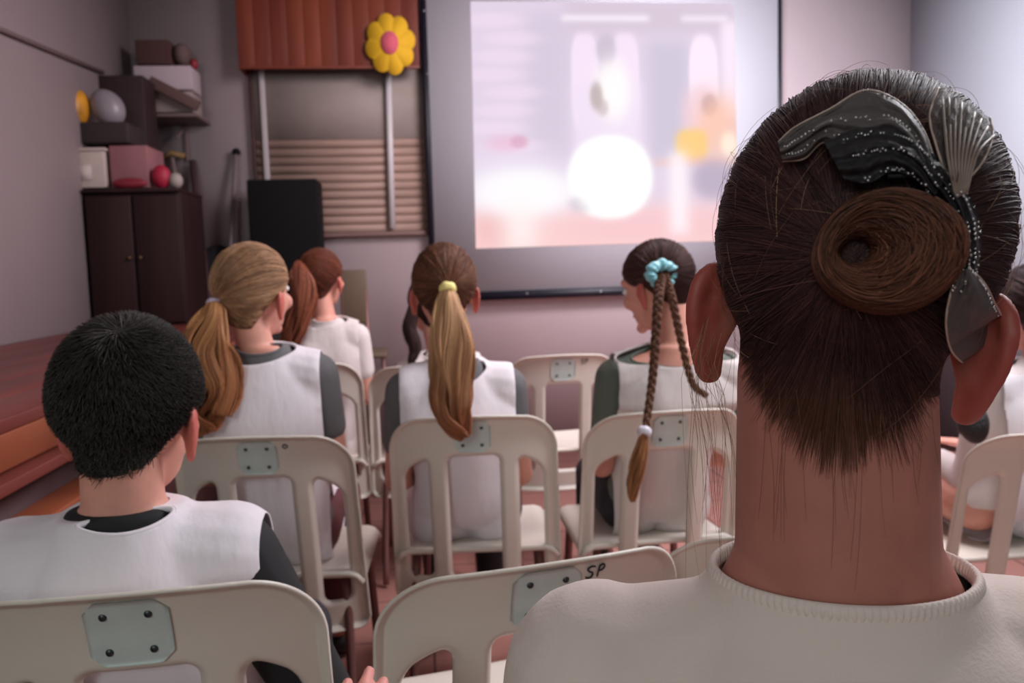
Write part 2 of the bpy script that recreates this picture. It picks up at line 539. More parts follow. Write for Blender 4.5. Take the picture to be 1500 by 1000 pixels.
def make_person(name, label, head, neck, hip, s=1.0, head_s=1.0, hrot=(0, 0, 0), yaw=0.0, sw=0.15, drop=0.035, neck_r=0.047, voxel=0.0045,
                skin=None, ears=True, ear_flare=0.5, ear_s=1.0, ear_z=0.0, trap_drop=0.6, trap_in=-0.020, elbows=None, wrists=None, floor_z=0.0, legs=True, tw=1.0, smooth_it=4,
                trap=1.0, cat='person', group=None, waist=1.0):
    p = Person()
    p.s, p.hs, p.voxel = s, head_s, voxel
    hc = np.asarray(head, float); nb = np.asarray(neck, float); hp = np.asarray(hip, float)
    Rh = Rm(*hrot); Rt = Rm(yaw)
    p.hc, p.Rh, p.Rt, p.nb, p.hip = hc, Rh, Rt, nb, hp
    root = empty(name, (hp[0], hp[1], floor_z), label, cat, group)
    p.root = root
    shL = nb + Rt @ np.array([-sw, 0.0, -drop]); shR = nb + Rt @ np.array([sw, 0.0, -drop])
    p.sh = (shL, shR); p.sw = sw; p.drop = drop
    up = norm(nb - hp)

    def torso(e=0.0, lower=1.0):
        ts = [-0.10, 0.0, 0.12, 0.30, 0.50, 0.68, 0.82, 0.93, 1.0]
        wx = [0.090, 0.125, 0.122 * waist, 0.108 * waist, 0.116, 0.128, 0.125, 0.090, 0.056]
        wy = [0.070, 0.090, 0.088, 0.080, 0.082, 0.084, 0.074, 0.058, 0.046]
        P = np.array([hp + (nb - hp) * t - Rt @ np.array([0, 0.022 * math.sin(PI * min(1, max(0, t))), 0]) for t in ts])
        P = spline(P, 28)
        wx = spline(wx, 28)[:, 0] * s * tw + e; wy = spline(wy, 28)[:, 0] * s + e
        a = np.linspace(0, 2 * PI, 32, endpoint=False)
        X = Rt[:, 0]; Y = Rt[:, 1]
        ca = np.sign(np.cos(a)) * np.abs(np.cos(a)) ** 0.85; sa = np.sign(np.sin(a)) * np.abs(np.sin(a)) ** 0.85
        rings = P[:, None] + wx[:, None, None] * ca[None, :, None] * X + wy[:, None, None] * sa[None, :, None] * Y
        o = [rings_mesh(rings)]
        tz = np.array([-0.09, -0.05, -0.025, -0.005, 0.015, 0.035, 0.06]) * s
        tx_ = np.array([0.150, 0.138, 0.118, 0.096, 0.078, 0.064, 0.052]) * s * np.array([sw / 0.13 / s] * 3 + [1.04] * 4) * trap + e
        ty_ = np.array([0.070, 0.066, 0.062, 0.058, 0.054, 0.050, 0.046]) * s + e
        Pt = nb + np.array([0, 0, 1.0]) * (tz - drop * trap_drop)[:, None] + Rt @ np.array([0, -0.006, 0])
        o.append(rings_mesh(Pt[:, None] + tx_[:, None, None] * np.cos(a)[None, :, None] * X + ty_[:, None, None] * np.sin(a)[None, :, None] * Y))
        for sd, sh in ((-1, shL), (1, shR)):
            a0 = nb + Rt @ np.array([sd * 0.035 * s, -0.004, trap_in * s])
            o.append(capsule(a0, 0.040 * s * trap + e, sh + Rt @ np.array([-sd * 0.012, 0, -0.004]), 0.047 * s + e))
            o.append(capsule(sh + Rt @ np.array([-sd * 0.02, 0, -0.01]), 0.046 * s + e, hp + (nb - hp) * 0.60 + Rt @ np.array([sd * 0.085 * s, -0.004, 0]), 0.060 * s + e))
        return o
    p.torso = torso
    if elbows is None:
        elbows = (shL + Rt @ np.array([-0.030, 0.035, -0.235]) * s, shR + Rt @ np.array([0.030, 0.035, -0.235]) * s)
    if wrists is None:
        wrists = (hp + Rt @ np.array([-0.075, 0.215, 0.085]) * s, hp + Rt @ np.array([0.075, 0.215, 0.085]) * s)
    p.elbows, p.wrists = elbows, wrists

    def arm(sd, e=0.0, frac=1.0, fore=1.0):
        i = 0 if sd < 0 else 1
        S, E, W = p.sh[i], np.asarray(elbows[i], float), np.asarray(wrists[i], float)
        o = [capsule(S, 0.045 * s + e, S + (E - S) * frac, (0.045 - 0.011 * frac) * s + e)]
        if frac >= 1.0 and fore > 0:
            o.append(capsule(E, 0.0345 * s + e, E + (W - E) * fore, (0.0345 - 0.0125 * fore) * s + e))
        return o
    p.arm = arm
    knees = [hp + Rt @ np.array([sd * 0.085, 0.36, -0.01]) * s for sd in (-1, 1)]
    ank = [k + Rt @ np.array([0, 0.04, 0]) * s for k in knees]
    for k in ank: k[2] = floor_z + 0.07
    p.knees, p.ank = knees, ank

    def leg(sd, e=0.0, upto=1.0, low=True):
        i = 0 if sd < 0 else 1
        H = hp + Rt @ np.array([sd * 0.07, 0.0, -0.005]) * s
        K, A = knees[i], ank[i]
        o = [capsule(H, 0.072 * s + e, H + (K - H) * upto, (0.072 - 0.022 * upto) * s + e)]
        if low and upto >= 1.0:
            o.append(capsule(K, 0.049 * s + e, (K * 0.55 + A * 0.45), 0.047 * s + e))
            o.append(capsule((K * 0.55 + A * 0.45), 0.047 * s + e, A, 0.030 * s + e))
        return o
    p.leg = leg
    nk_top = hc + Rh @ (np.array([0, -0.028, -0.055]) * head_s)
    neckp = [capsule(nb + Rt @ np.array([0, -0.002, -0.03]), neck_r * 1.08, nk_top, neck_r * 0.98, 24)]
    p.neckp = neckp
    prims = torso() + neckp + head_prims(hc, Rh, head_s)
    core = torso() + neckp + head_prims(hc, Rh, head_s, face=False)
    if ears: prims += ear_prims(hc, Rh, head_s, ear_flare, ear_s, ear_z)
    for sd in (-1, 1):
        prims += arm(sd)
        i = 0 if sd < 0 else 1
        W = np.asarray(wrists[i], float); E = np.asarray(elbows[i], float)
        prims += hand_prims(W, W - E, np.array([0, 0, 1.0]), None, s * 0.92, thumb=sd * -1, curl=0.5)
        if legs:
            prims += leg(sd)
            A = ank[i]
            prims.append(capsule(A - np.array([0, 0, 0.03]), 0.028 * s, A + Rt @ np.array([0, 0.11, 0]) * s - np.array([0, 0, 0.045]), 0.022 * s))
    me = remesh(prims, voxel, smooth_it)
    me.name = 'body'
    Vb = (mesh_np(me).astype(float) - hc) @ Rh / head_s
    earm = np.clip((np.abs(Vb[:, 0]) - 0.066) / 0.008, 0, 1) * np.clip((0.075 - np.abs(Vb[:, 2] + 0.03)) / 0.02, 0, 1) * (np.linalg.norm(Vb, axis=1) < 0.13)
    cb_ = np.array(skin['base'][:3]); ce_ = cb_ * np.array([0.80, 0.42, 0.42])
    colr = np.ones((len(Vb), 4), dtype=np.float32); colr[:, :3] = cb_ * (1 - earm[:, None]) + ce_ * earm[:, None]
    ca_ = me.color_attributes.new('Col', 'FLOAT_COLOR', 'POINT'); ca_.data.foreach_set('color', colr.ravel())
    p.body = link_obj('body', me, skin, root)
    # raycast table for the hair, in head space
    Vc, Fc = merge(core)
    tris = []
    for f in Fc:
        if f.shape[1] == 3: tris += f.tolist()
        else: tris += f.tolist()
    bvh = BVHTree.FromPolygons([tuple(v) for v in Vc], tris)
    NA, NE = 72, 36
    tab = np.zeros((NE, NA))
    for i in range(NE):
        el = -PI / 2 + PI * (i + 0.5) / NE
        for j in range(NA):
            az = -PI + 2 * PI * j / NA
            d = Rh @ np.array([math.sin(az) * math.cos(el), math.cos(az) * math.cos(el), math.sin(el)])
            far = hc + d * 0.6
            # outermost surface is found by walking out through every hit
            o_ = hc.copy(); dist = 0.05; last = 0.06
            for _ in range(8):
                hit = bvh.ray_cast(Vector(o_), Vector(d), 0.30)
                if hit[0] is None: break
                last = np.linalg.norm(np.array(hit[0]) - hc)
                if last > 0.17 * head_s: break
                o_ = np.array(hit[0]) + d * 1e-4
            tab[i, j] = min(last, 0.17 * head_s)
    for _ in range(2):
        tab = (tab + np.roll(tab, 1, 1) + np.roll(tab, -1, 1)) / 3
        t2 = tab.copy(); t2[1:-1] = (tab[:-2] + tab[1:-1] + tab[2:]) / 3; tab = t2
    p.tab = tab

    def R_of(D):
        """D (...,3) unit dirs in head space"""
        az = np.arctan2(D[..., 0], D[..., 1]); el = np.arcsin(np.clip(D[..., 2], -1, 1))
        u = (az + PI) / (2 * PI) * NA; v = (el + PI / 2) / PI * NE - 0.5
        u0 = np.floor(u).astype(int); fu = u - u0; v0 = np.clip(np.floor(v).astype(int), 0, NE - 2); fv = np.clip(v - v0, 0, 1)
        g = lambda a, b: tab[a, b % NA]
        return (g(v0, u0) * (1 - fu) + g(v0, u0 + 1) * fu) * (1 - fv) + (g(v0 + 1, u0) * (1 - fu) + g(v0 + 1, u0 + 1) * fu) * fv
    p.R_of = R_of
    p.toworld = lambda D, off=0.0: hc + ((R_of(D) + off)[..., None] * D) @ Rh.T
    return p


def face_parts(p, skin_lip, iris=(0.05, 0.03, 0.02, 1)):
    s = p.hs
    L = lambda x, y, z: p.hc + p.Rh @ (np.array([x, y, z]) * s)
    white = mat('eye_white', (0.75, 0.73, 0.7, 1), 0.2)
    dark = mat('iris_brown', iris, 0.2)
    for sd in (-1, 1):
        e = obj('eye', ellipsoid(L(sd * 0.030, 0.0765, 0.006), np.array([0.0125, 0.0085, 0.0075]) * s, p.Rh), white, p.root)
        obj('iris', ellipsoid(L(sd * 0.030, 0.0830, 0.006), np.array([0.0050, 0.0030, 0.0050]) * s, p.Rh), dark, e)
    obj('lips', ellipsoid(L(0, 0.0835, -0.058), np.array([0.020, 0.006, 0.006]) * s, p.Rh), skin_lip, p.root)


def hairline(az, low=-0.95, side=-0.05, front=0.62, ear=0.25):
    """lowest elevation kept at this azimuth, az 0 = face"""
    a = np.abs(az)
    return np.interp(a, [0, 0.6, 1.05, 1.35, 1.75, 2.15, 2.6, PI], [front, front - 0.08, 0.25, side + 0.10, side + 0.03, -0.70, low, low])


def hair_cap(p, name, m, c1, off=0.008, low=-0.95, side=-0.05, front=0.62, seed=1, bumpy=0.002, streak=None, thick=None, tie=None, parent=None):
    NA, NE = 140, 70
    az = np.linspace(-PI, PI, NA, endpoint=False)
    lo = hairline(az, low, side, front)
    t = np.linspace(0, 1, NE)
    el = lo[None] + (PI / 2 - 0.01 - lo[None]) * t[:, None]
    D = np.stack([np.sin(az)[None] * np.cos(el), np.cos(az)[None] * np.cos(el), np.sin(el)], -1)
    o = off * np.clip(t[:, None] * 9 - 0.15, -0.25, 1) * np.ones((1, NA))
    if thick is not None: o = o + thick(D) * np.clip(t[:, None] * 5, 0, 1)
    W = p.toworld(D, o)
    flat = W.reshape(-1, 3)
    V, F = rings_mesh(W, cap=True)
    V = V + 0
    V[:len(flat)] += (norm(flat - p.hc) * (waves(flat, seed, 90, 5)[:, None] * bumpy))
    cc = np.tile(np.asarray(c1)[:3], (len(V), 1)).astype(float)
    me = np_mesh(name, V, F, cc)
    return link_obj(name, me, m, parent or p.root)


def slerp(a, b, t):
    """a (K,3), b (3,) or (K,3), t (N,) -> (K,N,3)"""
    b = np.broadcast_to(b, a.shape)
    w = np.arccos(np.clip((a * b).sum(-1), -0.9999, 0.9999))[:, None, None]
    t = t[None, :, None]
    return (np.sin((1 - t) * w) * a[:, None] + np.sin(t * w) * b[:, None]) / np.sin(w)


def scalp_dirs(n, seed, low=-0.95, side=-0.05, front=0.62, back_only=False, edge=0.0):
    r = np.random.default_rng(seed)
    D = norm(r.normal(size=(n * 4, 3)))
    az = np.arctan2(D[:, 0], D[:, 1]); el = np.arcsin(D[:, 2])
    hl = hairline(az, low, side, front)
    if edge:
        # most long strands start in a band along the hairline
        m_ = (r.random(len(D)) < edge) & ((np.abs(az) < 2.2) | (r.random(len(D)) < 0.35))
        el = np.where(m_, hl + 0.015 + 0.22 * r.random(len(D)) ** 1.5, el)
        D = np.stack([np.sin(az) * np.cos(el), np.cos(az) * np.cos(el), np.sin(el)], -1)
    k = el > hl
    if back_only: k &= D[:, 1] < 0.55
    return D[k][:n]


def combed(p, n, tie, seed, off=0.009, N=16, low=-0.95, side=-0.05, front=0.62, lift=0.004, back_only=True, end=1.0, thick=None, jit=0.10, lump=0.0, fade=0.0):
    D = scalp_dirs(n, seed, low, side, front, back_only, 0.72)
    r = np.random.default_rng(seed + 1)
    if fade:
        az = np.arctan2(D[:, 0], D[:, 1]); el = np.arcsin(D[:, 2])
        edge = hairline(az, low, side, front)
        D = D[(el - edge) > fade * r.random(len(D)) ** 1.3 * (np.abs(az) > 1.9)]
    t = np.linspace(0, end, N)
    tt = norm(np.asarray(tie, float) + r.normal(size=D.shape) * jit * 0.35)
    S = slerp(D, tt, t)
    S = norm(S + jit * 0.12 * r.normal(size=(len(D), 1, 3)) * np.sin(PI * t)[None, :, None])
    ln = r.random((len(D), 1))
    combed.D = D
    o = off - 0.003 + ln * lift + 0.0006 * r.normal(size=(len(D), 1)) * np.sin(PI * t)[None]
    low_ = np.clip((D[:, 2:3] + 0.35) * 3.0, 0, 1)
    o = o * np.clip(np.linspace(0, 1, N)[None] * 4 + 0.62 * low_, 0, 1)
    if thick is not None: o = o + thick(S) * np.clip(np.linspace(0, 1, N)[None] * 4 + 0.8 * low_, 0, 1)
    if lump:
        # combed locks: ridges that run towards the tie
        axis = norm(np.asarray(tie, float)); e1 = norm(np.cross(axis, [0.2, 0.1, 1])); e2 = np.cross(axis, e1)
        ang = np.arctan2((D @ e2), (D @ e1))
        o = o + lump * (np.sin(ang * 23) + 0.6 * np.sin(ang * 41 + 1))[:, None] * np.sin(PI * np.clip(t, 0, 1))[None]
    return p.toworld(S, o)


# ------------------------------------------------------------------ garments
def garment(p, name, prims, m, voxel, cuts, parent=None, folds=0.0, fseed=3, fscale=26.0, aniso=(1, 1, 0.35), solid=0.0025, collar=None, smooth_it=5, fold_fn=None):
    """prims -> voxel skin -> plane cuts [(point, outward normal)] -> folds -> thickness. Everything beyond a plane goes."""
    me = remesh(prims, voxel, smooth_it)
    V = mesh_np(me); Nn = mesh_normals(me)
    if folds:
        V2 = V + Nn * (waves(V, fseed, fscale, 6, aniso) * folds)[:, None]
        me.vertices.foreach_set('co', V2.astype(np.float32).ravel())
    if fold_fn is not None:
        V = mesh_np(me)
        me.vertices.foreach_set('co', (V + fold_fn(V, Nn)).astype(np.float32).ravel())
    bm = bmesh.new(); bm.from_mesh(me)
    loops = []
    for k, cut in enumerate(cuts):
        pt, n = cut[0], cut[1]
        r = bmesh.ops.bisect_plane(bm, geom=bm.verts[:] + bm.edges[:] + bm.faces[:], plane_co=Vector(pt), plane_no=Vector(n), clear_outer=True)
        es = [e for e in r['geom_cut'] if isinstance(e, bmesh.types.BMEdge)]
        if collar and collar.get('cut') == k:
            # order the cut edges into the longest loop
            adj = {}
            for e in es:
                a, b = e.verts
                adj.setdefault(a.index if False else a, []).append(b); adj.setdefault(b, []).append(a)
            seen = set(); best = []
            for v in adj:
                if v in seen: continue
                path = [v]; seen.add(v); cur = v
                while True:
                    nx = [w for w in adj[cur] if w not in seen]
                    if not nx: break
                    cur = nx[0]; seen.add(cur); path.append(cur)
                if len(path) > len(best): best = path
            loops = [tuple(v.co) for v in best]
    me2 = bpy.data.meshes.new(name); bm.to_mesh(me2); bm.free()
    bpy.data.meshes.remove(me)
    if solid:
        o = bpy.data.objects.new('tmp', me2); C.objects.link(o)
        me3 = baked(o, [('SOLIDIFY', dict(thickness=solid, offset=1.0))])
        bpy.data.objects.remove(o); bpy.data.meshes.remove(me2); me2 = me3
    g = link_obj(name, me2, m, parent or p.root)
    if collar and len(loops) > 8:
        P = np.array(loops)
        n = collar.get('n', 160)
        Pc = np.concatenate([P, P[:1]])
        L = np.concatenate([[0], np.cumsum(np.linalg.norm(np.diff(Pc, axis=0), axis=1))])
        q = np.linspace(0, L[-1], n, endpoint=False)
        Q = np.stack([np.interp(q, L, Pc[:, k]) for k in range(3)], -1)
        for _ in range(24): Q = (np.roll(Q, 1, 0) + 2 * Q + np.roll(Q, -1, 0)) / 4
        nrm = norm(np.array(cuts[collar['cut']][1], float))
        cen = Q.mean(0)
        T = norm(np.roll(Q, -1, 0) - np.roll(Q, 1, 0))
        out = norm(np.cross(T, nrm)); out *= np.sign((out * (Q - cen)).sum(-1, keepdims=True))
        h, w = collar['h'], collar['w']
        a = np.linspace(0, 2 * PI, 12, endpoint=False)
        rib = 1 + collar.get('rib', 0.0) * np.sin(np.arange(n) * 2 * PI / n * collar.get('ribs', 80))
        rings = Q[:, None] + (out[:, None] * (np.cos(a)[None, :, None] * w * rib[:, None, None]) + nrm * (np.sin(a)[None, :, None] * h)) - nrm * h * 0.3
        K = 12
        V = rings.reshape(-1, 3); i = np.arange(n)[:, None]; j = np.arange(K)[None]
        F = np.stack([i * K + j, i * K + (j + 1) % K, ((i + 1) % n) * K + (j + 1) % K, ((i + 1) % n) * K + j], -1).reshape(-1, 4)
        obj('collar', (V, [F]), collar['mat'], g)
    return g


# ------------------------------------------------------------------ materials used
M_wall = mat('wall_paint', srgb(206, 186, 190), 0.75, vary=0.05, vscale=2.0, bump=0.08, bscale=60)
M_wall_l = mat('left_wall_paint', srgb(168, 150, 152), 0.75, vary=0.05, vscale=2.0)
M_wall_b = mat('side_wall_paint', srgb(196, 198, 208), 0.75, vary=0.04, vscale=2.0)
M_ceil = mat('ceiling_paint', srgb(200, 196, 196), 0.8)
M_black = mat('black_cloth', srgb(18, 17, 20), 0.8)
M_blackpl = mat('black_plastic', srgb(14, 12, 15), 0.85, spec=0.2)
M_skin = mat('skin', srgb(212, 150, 132), 0.55, sss=0.25, sssr=(1.0, 0.25, 0.15), sss_scale=0.012, bump=0.05, bscale=160, vary=0.10, vscale=30, attr='Col')
M_skin2 = mat('skin_tan', srgb(188, 124, 106), 0.55, sss=0.25, sssr=(1.0, 0.22, 0.12), sss_scale=0.012, bump=0.05, bscale=160, vary=0.12, vscale=22, attr='Col')
M_skin['base'] = list(srgb(212, 150, 132)); M_skin2['base'] = list(srgb(176, 112, 98))
M_lip = mat('lips', srgb(165, 84, 80), 0.5)
M_white = mat('white_cotton', srgb(228, 220, 226), 0.85, sheen=0.1, bump=0.55, bscale=16, stretch=(1, 1, 0.35))
M_white2 = mat('worn_white_cotton', srgb(210, 198, 196), 0.85, bump=0.55, bscale=16, stretch=(1, 1, 0.35))
M_cream = mat('cream_knit', srgb(216, 198, 190), 0.9, bump=0.12, bscale=420, sheen=0.1)
M_grey = mat('grey_jersey', srgb(98, 96, 98), 0.85, bump=0.2, bscale=60)
M_greygreen = mat('grey_green_jersey', srgb(92, 98, 90), 0.85, bump=0.2, bscale=60)
M_plastic = mat('cream_plastic', srgb(216, 206, 195), 0.42, vary=0.06, vscale=5, bump=0.03, bscale=120)
M_plate = mat('plate_plastic', srgb(196, 206, 202), 0.4, vary=0.08, vscale=30)
M_screw = mat('screw_metal', srgb(70, 74, 76), 0.4, metal=0.8)
M_ink = mat('marker_ink', srgb(28, 34, 38), 0.6)
M_steel = mat('painted_steel', srgb(120, 84, 80), 0.4, metal=0.3)
M_hair = hairmat('hair', 0.52, 0.18)
M_hairdull = hairmat('short_hair', 0.6, 0.3)

# ------------------------------------------------------------------ the setting
WY = 4.95        # front wall
KS = 1.14
XL, XR = -1.62, 2.05
XR = at(1333, 100, WY)[0]
XL = at(190, 60, WY)[0]
ZC = 2.95


def structure(name, c, s, m):
    o = box(name, c, s, m)
    o['kind'] = 'structure'
    return o


# floor: terracotta tiles
def floor_material():
    m = bpy.data.materials.new('terracotta_tiles'); m.use_nodes = True
    nt = m.node_tree; b = nt.nodes['Principled BSDF']
    tc = nt.nodes.new('ShaderNodeTexCoord')
    br = nt.nodes.new('ShaderNodeTexBrick')
    br.offset = 0.0; br.inputs['Scale'].default_value = 1.0
    br.inputs['Brick Width'].default_value = 0.30; br.inputs['Row Height'].default_value = 0.30
    br.inputs['Mortar Size'].default_value = 0.004
    br.inputs['Color1'].default_value = srgb(214, 158, 146); br.inputs['Color2'].default_value = srgb(204, 146, 134)
    br.inputs['Mortar'].default_value = srgb(140, 104, 98)
    nt.links.new(tc.outputs['Object'], br.inputs['Vector'])
    nt.links.new(br.outputs['Color'], b.inputs['Base Color'])
    b.inputs['Roughness'].default_value = 0.2
    return m


structure('floor', ((XL + XR) / 2, 1.2, -0.05), (XR - XL + 0.4, 8.2, 0.1), floor_material())
structure('wall_front', ((XL + XR) / 2, WY + 0.06, ZC / 2), (XR - XL + 0.4, 0.12, ZC), M_wall)
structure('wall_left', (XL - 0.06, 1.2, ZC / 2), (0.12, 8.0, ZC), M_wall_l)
structure('wall_right', (XR + 0.06, 3.1, ZC / 2), (0.12, 3.8, ZC), M_wall_b)
structure('ceiling', ((XL + XR) / 2, 1.2, ZC + 0.05), (XR - XL + 0.4, 8.0, 0.1), M_ceil)

# timber platform along the left wall, three treads
M_stage = wood_mat('red_stained_boards', srgb(88, 40, 38), srgb(128, 62, 54), 5.0, 0.38, (1, 0.1, 1))
M_stage2 = wood_mat('orange_stained_edge', srgb(128, 66, 44), srgb(152, 82, 54), 5.0, 0.45, (1, 0.1, 1))
M_dark = mat('dark_red_timber', srgb(60, 26, 26), 0.5, vary=0.2, vscale=4)
st = empty('timber_platform', ((XL - 0.6) / 2, 2.0, 0), 'red-brown stepped timber platform running along the left wall', 'platform')
zt = 0.875
X1 = -0.735
YP = 4.08
nb_ = 6
wB = (X1 - XL - 0.004) / nb_
ym, yl = (YP - 0.6) / 2, YP + 0.6
for k in range(nb_):
    box('top_board', (XL + 0.004 + wB * (k + 0.5), ym, zt - 0.0125), (wB - 0.004, yl, 0.025), M_stage, st, 0.003)
box('edge_board', (X1 - 0.012, ym, zt - 0.059), (0.022, yl, 0.066), M_stage2, st, 0.003)
box('step_board', (X1 + 0.012, ym, zt - 0.104), (0.055, yl, 0.022), M_stage, st, 0.003)
box('riser', (X1 - 0.01, ym, (zt - 0.116) / 2), (0.02, yl, zt - 0.116), M_dark, st)
box('lower_tread', (X1 + 0.036, ym, 0.690), (0.072, yl, 0.022), M_stage2, st, 0.003)
for yy in (-0.3, 0.9, 2.1, 3.3):
    box('leg', (X1 + 0.035, yy, 0.34), (0.045, 0.045, 0.678), M_dark, st, 0.003)

# dado rail on the left wall: a sloping cable cover
def on_left(px, py):  # point on the left wall
    d = ray(px, py); return CAM + d * ((XL - CAM[0]) / d[0])
o = obj('wall_cable', tube(np.array([on_left(-60, 20) + [0.012, 0, 0], on_left(60, 70) + [0.012, 0, 0], on_left(147, 106) + [0.012, 0, 0]]), 0.011, 8), mat('cable_cover', srgb(104, 84, 84), 0.6))
tag(o, 'dark cable running down along the left wall above the cabinet', 'cable')

# ------------------------------------------------------------------ window with shutter and pelmet
def q(px, py, Y=WY):
    return at(px, py, Y)

wx0, wx1 = q(372, 220)[0], q(640, 220)[0]
wz1, wz0 = q(480, 100)[2], q(480, 342)[2]
win = empty('window_1', ((wx0 + wx1) / 2, WY, wz0), None, None); win['kind'] = 'structure'
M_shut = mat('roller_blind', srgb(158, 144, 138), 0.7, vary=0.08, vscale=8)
M_slat = mat('warm_lit_slat', srgb(170, 140, 128), 0.6, vary=0.2, vscale=3, stretch=(1, 1, 9))  # warm light through the shutter gaps, put into the slat colour
M_fr = mat('window_frame', srgb(176, 166, 168), 0.5)
zsplit = q(480, 205)[2]
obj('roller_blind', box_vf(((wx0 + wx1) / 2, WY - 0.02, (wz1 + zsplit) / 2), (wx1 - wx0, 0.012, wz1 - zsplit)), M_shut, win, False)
ns = 11
sh_ = (zsplit - wz0) / ns
parts = []
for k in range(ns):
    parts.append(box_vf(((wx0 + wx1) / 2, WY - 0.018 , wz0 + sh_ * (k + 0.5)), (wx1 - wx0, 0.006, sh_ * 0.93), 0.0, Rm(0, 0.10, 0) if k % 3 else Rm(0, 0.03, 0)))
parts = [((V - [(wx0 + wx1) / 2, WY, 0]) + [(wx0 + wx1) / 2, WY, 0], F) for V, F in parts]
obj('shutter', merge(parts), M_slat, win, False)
box('sill', ((wx0 + wx1) / 2, WY - 0.03, wz0 - 0.012), (wx1 - wx0 + 0.04, 0.06, 0.022), mat('sill', srgb(120, 92, 88), 0.6), win, 0.003)
for px_, w_, mm in ((374, 0.020, M_dark), (391, 0.028, M_fr)):
    x_ = q(px_, 220)[0]
    box('side_rail', (x_, WY - 0.035, (wz0 + wz1) / 2), (w_, 0.03, wz1 - wz0), mm, win, 0.003)
xa, xb = q(569, 105)[0], q(575, 338)[0]
obj('mullion', tube(np.array([[xa, WY - 0.05, wz1], [xb, WY - 0.05, wz0 + 0.02]]), 0.019, 10), mat('white_mullion', srgb(206, 200, 202), 0.4), win)

# pelmet box
M_pel = wood_mat('orange_pine', srgb(100, 42, 30), srgb(130, 60, 38), 7.0, 0.55, (1, 1, 0.12))
pe = empty('pelmet', (q(480, 50)[0], WY, q(480, 50)[2]), 'orange varnished pine pelmet box above the shuttered window', 'pelmet')
PY = WY - 0.16
px0, px1 = q(347, 50, PY)[0], q(613, 50, PY)[0]
pz0 = q(480, 101, PY)[2]; pz1 = pz0 + 0.46
nbp = 11
wb = (px1 - px0) / nbp
for k in range(nbp):
    box('board', (px0 + wb * (k + 0.5), PY + 0.009, (pz0 + pz1) / 2), (wb - 0.001, 0.018, pz1 - pz0), M_pel, pe, 0.0018)
box('side_board', (px0 + 0.009, (PY + WY) / 2 + 0.01, (pz0 + pz1) / 2), (0.018, WY - PY - 0.022, pz1 - pz0), M_pel, pe, 0.002)
box('top_board', ((px0 + px1) / 2, (PY + WY) / 2, pz1 + 0.01), (px1 - px0, WY - PY, 0.018), M_pel, pe, 0.002)
box('bottom_lip', ((px0 + px1) / 2, PY - 0.004, pz0 + 0.008), (px1 - px0, 0.012, 0.014), mat('pelmet_lip', srgb(120, 52, 34), 0.5), pe, 0.002)

# foam flower
fl = empty('foam_flower', q(572, 65, PY - 0.02), 'yellow foam flower with a pink centre stuck on the pelmet', 'decoration')
fc = q(572, 65, PY - 0.026)
M_y = mat('yellow_foam', srgb(226, 176, 30), 0.8)
a = np.linspace(0, 2 * PI, 96, endpoint=False)
k8 = 8
rad = KS * 0.106 + KS * 0.020 * np.abs(np.cos(a * k8 / 2)) ** 0.7
out2 = np.stack([rad * np.cos(a + 0.2) * 0.98, rad * np.sin(a + 0.2) * 1.18], -1)
def disc(out, c, y0, y1):
    r = [np.stack([c[0] + out[:, 0] * f, np.full(len(out), y), c[2] + out[:, 1] * f], -1) for f, y in ((0.02, y1), (0.97, y1), (1.0, y1 - 0.002), (1.0, y0), (0.02, y0))]
    return rings_mesh(np.array(r), cap=True)
obj('petals', disc(out2, fc, fc[1] - 0.006, fc[1] + 0.006), M_y, fl)
o2 = KS * np.stack([0.042 * np.cos(a), 0.055 * np.sin(a)], -1)
obj('centre', disc(o2, fc + [-0.004, 0, 0.006], fc[1] - 0.016, fc[1] - 0.006), mat('pink_foam', srgb(212, 92, 112), 0.8), fl)

# ------------------------------------------------------------------ projection screen
SY = WY - 0.10
scr = empty('projection_screen', (q(885, 200, SY)[0], SY, q(885, 430, SY)[2]), 'large white projection screen with a black border and a bright picture', 'projection screen')
c_bl, c_br = q(633, 436, SY), q(1143, 417, SY)
c_tl, c_tr = q(615, -60, SY), q(1143, -60, SY)
def quad_grid(bl, br, tl, tr, nx, ny, y):
    u = np.linspace(0, 1, nx)[None, :, None]; v = np.linspace(0, 1, ny)[:, None, None]
    P = (bl * (1 - u) + br * u) * (1 - v) + (tl * (1 - u) + tr * u) * v
    P = P.copy(); P[..., 1] = y
    return P
def slab(bl, br, tl, tr, y0, y1):
    r = []
    f = np.array([bl, br, tr, tl]); 
    A = f.copy(); A[:, 1] = y0; B = f.copy(); B[:, 1] = y1
    V = np.concatenate([A, B])
    F = [[0, 1, 2, 3], [7, 6, 5, 4], [0, 4, 5, 1], [1, 5, 6, 2], [2, 6, 7, 3], [3, 7, 4, 0]]
    return V, [np.array(F)]
obj('fabric', slab(c_bl, c_br, c_tl, c_tr, SY, SY + 0.01), mat('screen_fabric', srgb(205, 202, 212), 0.8), scr, False)
def strip(a_, b_, w0, w1, y):
    """bar between two points, width offset in x/z"""
    return slab(a_, b_, a_ + w0, b_ + w1, y, y + 0.015)
zv = np.array([0, 0, 0.027]); xv = np.array([0.026, 0, 0])
obj('border', merge([slab(c_bl - zv, c_br - zv, c_bl + zv * 0.9, c_br + zv * 0.9, SY - 0.006, SY + 0.004),
                     slab(c_bl - xv * 0.3, c_bl + xv, c_tl - xv * 0.3, c_tl + xv, SY - 0.0055, SY + 0.0045),
                     slab(c_br - xv * 0.6, c_br + xv * 0.3, c_tr - xv * 0.6, c_tr + xv * 0.3, SY - 0.005, SY + 0.005)]),
    mat('black_border', srgb(20, 18, 32), 0.5), scr, False)
for px_, py_ in ((621, 16), (626, 108), (772, 430), (880, 427)):
    obj('rivet', ellipsoid(q(px_, py_, SY - 0.008), (0.006, 0.004, 0.006)), mat('rivet_metal', srgb(170, 170, 180), 0.3, metal=0.8), scr)

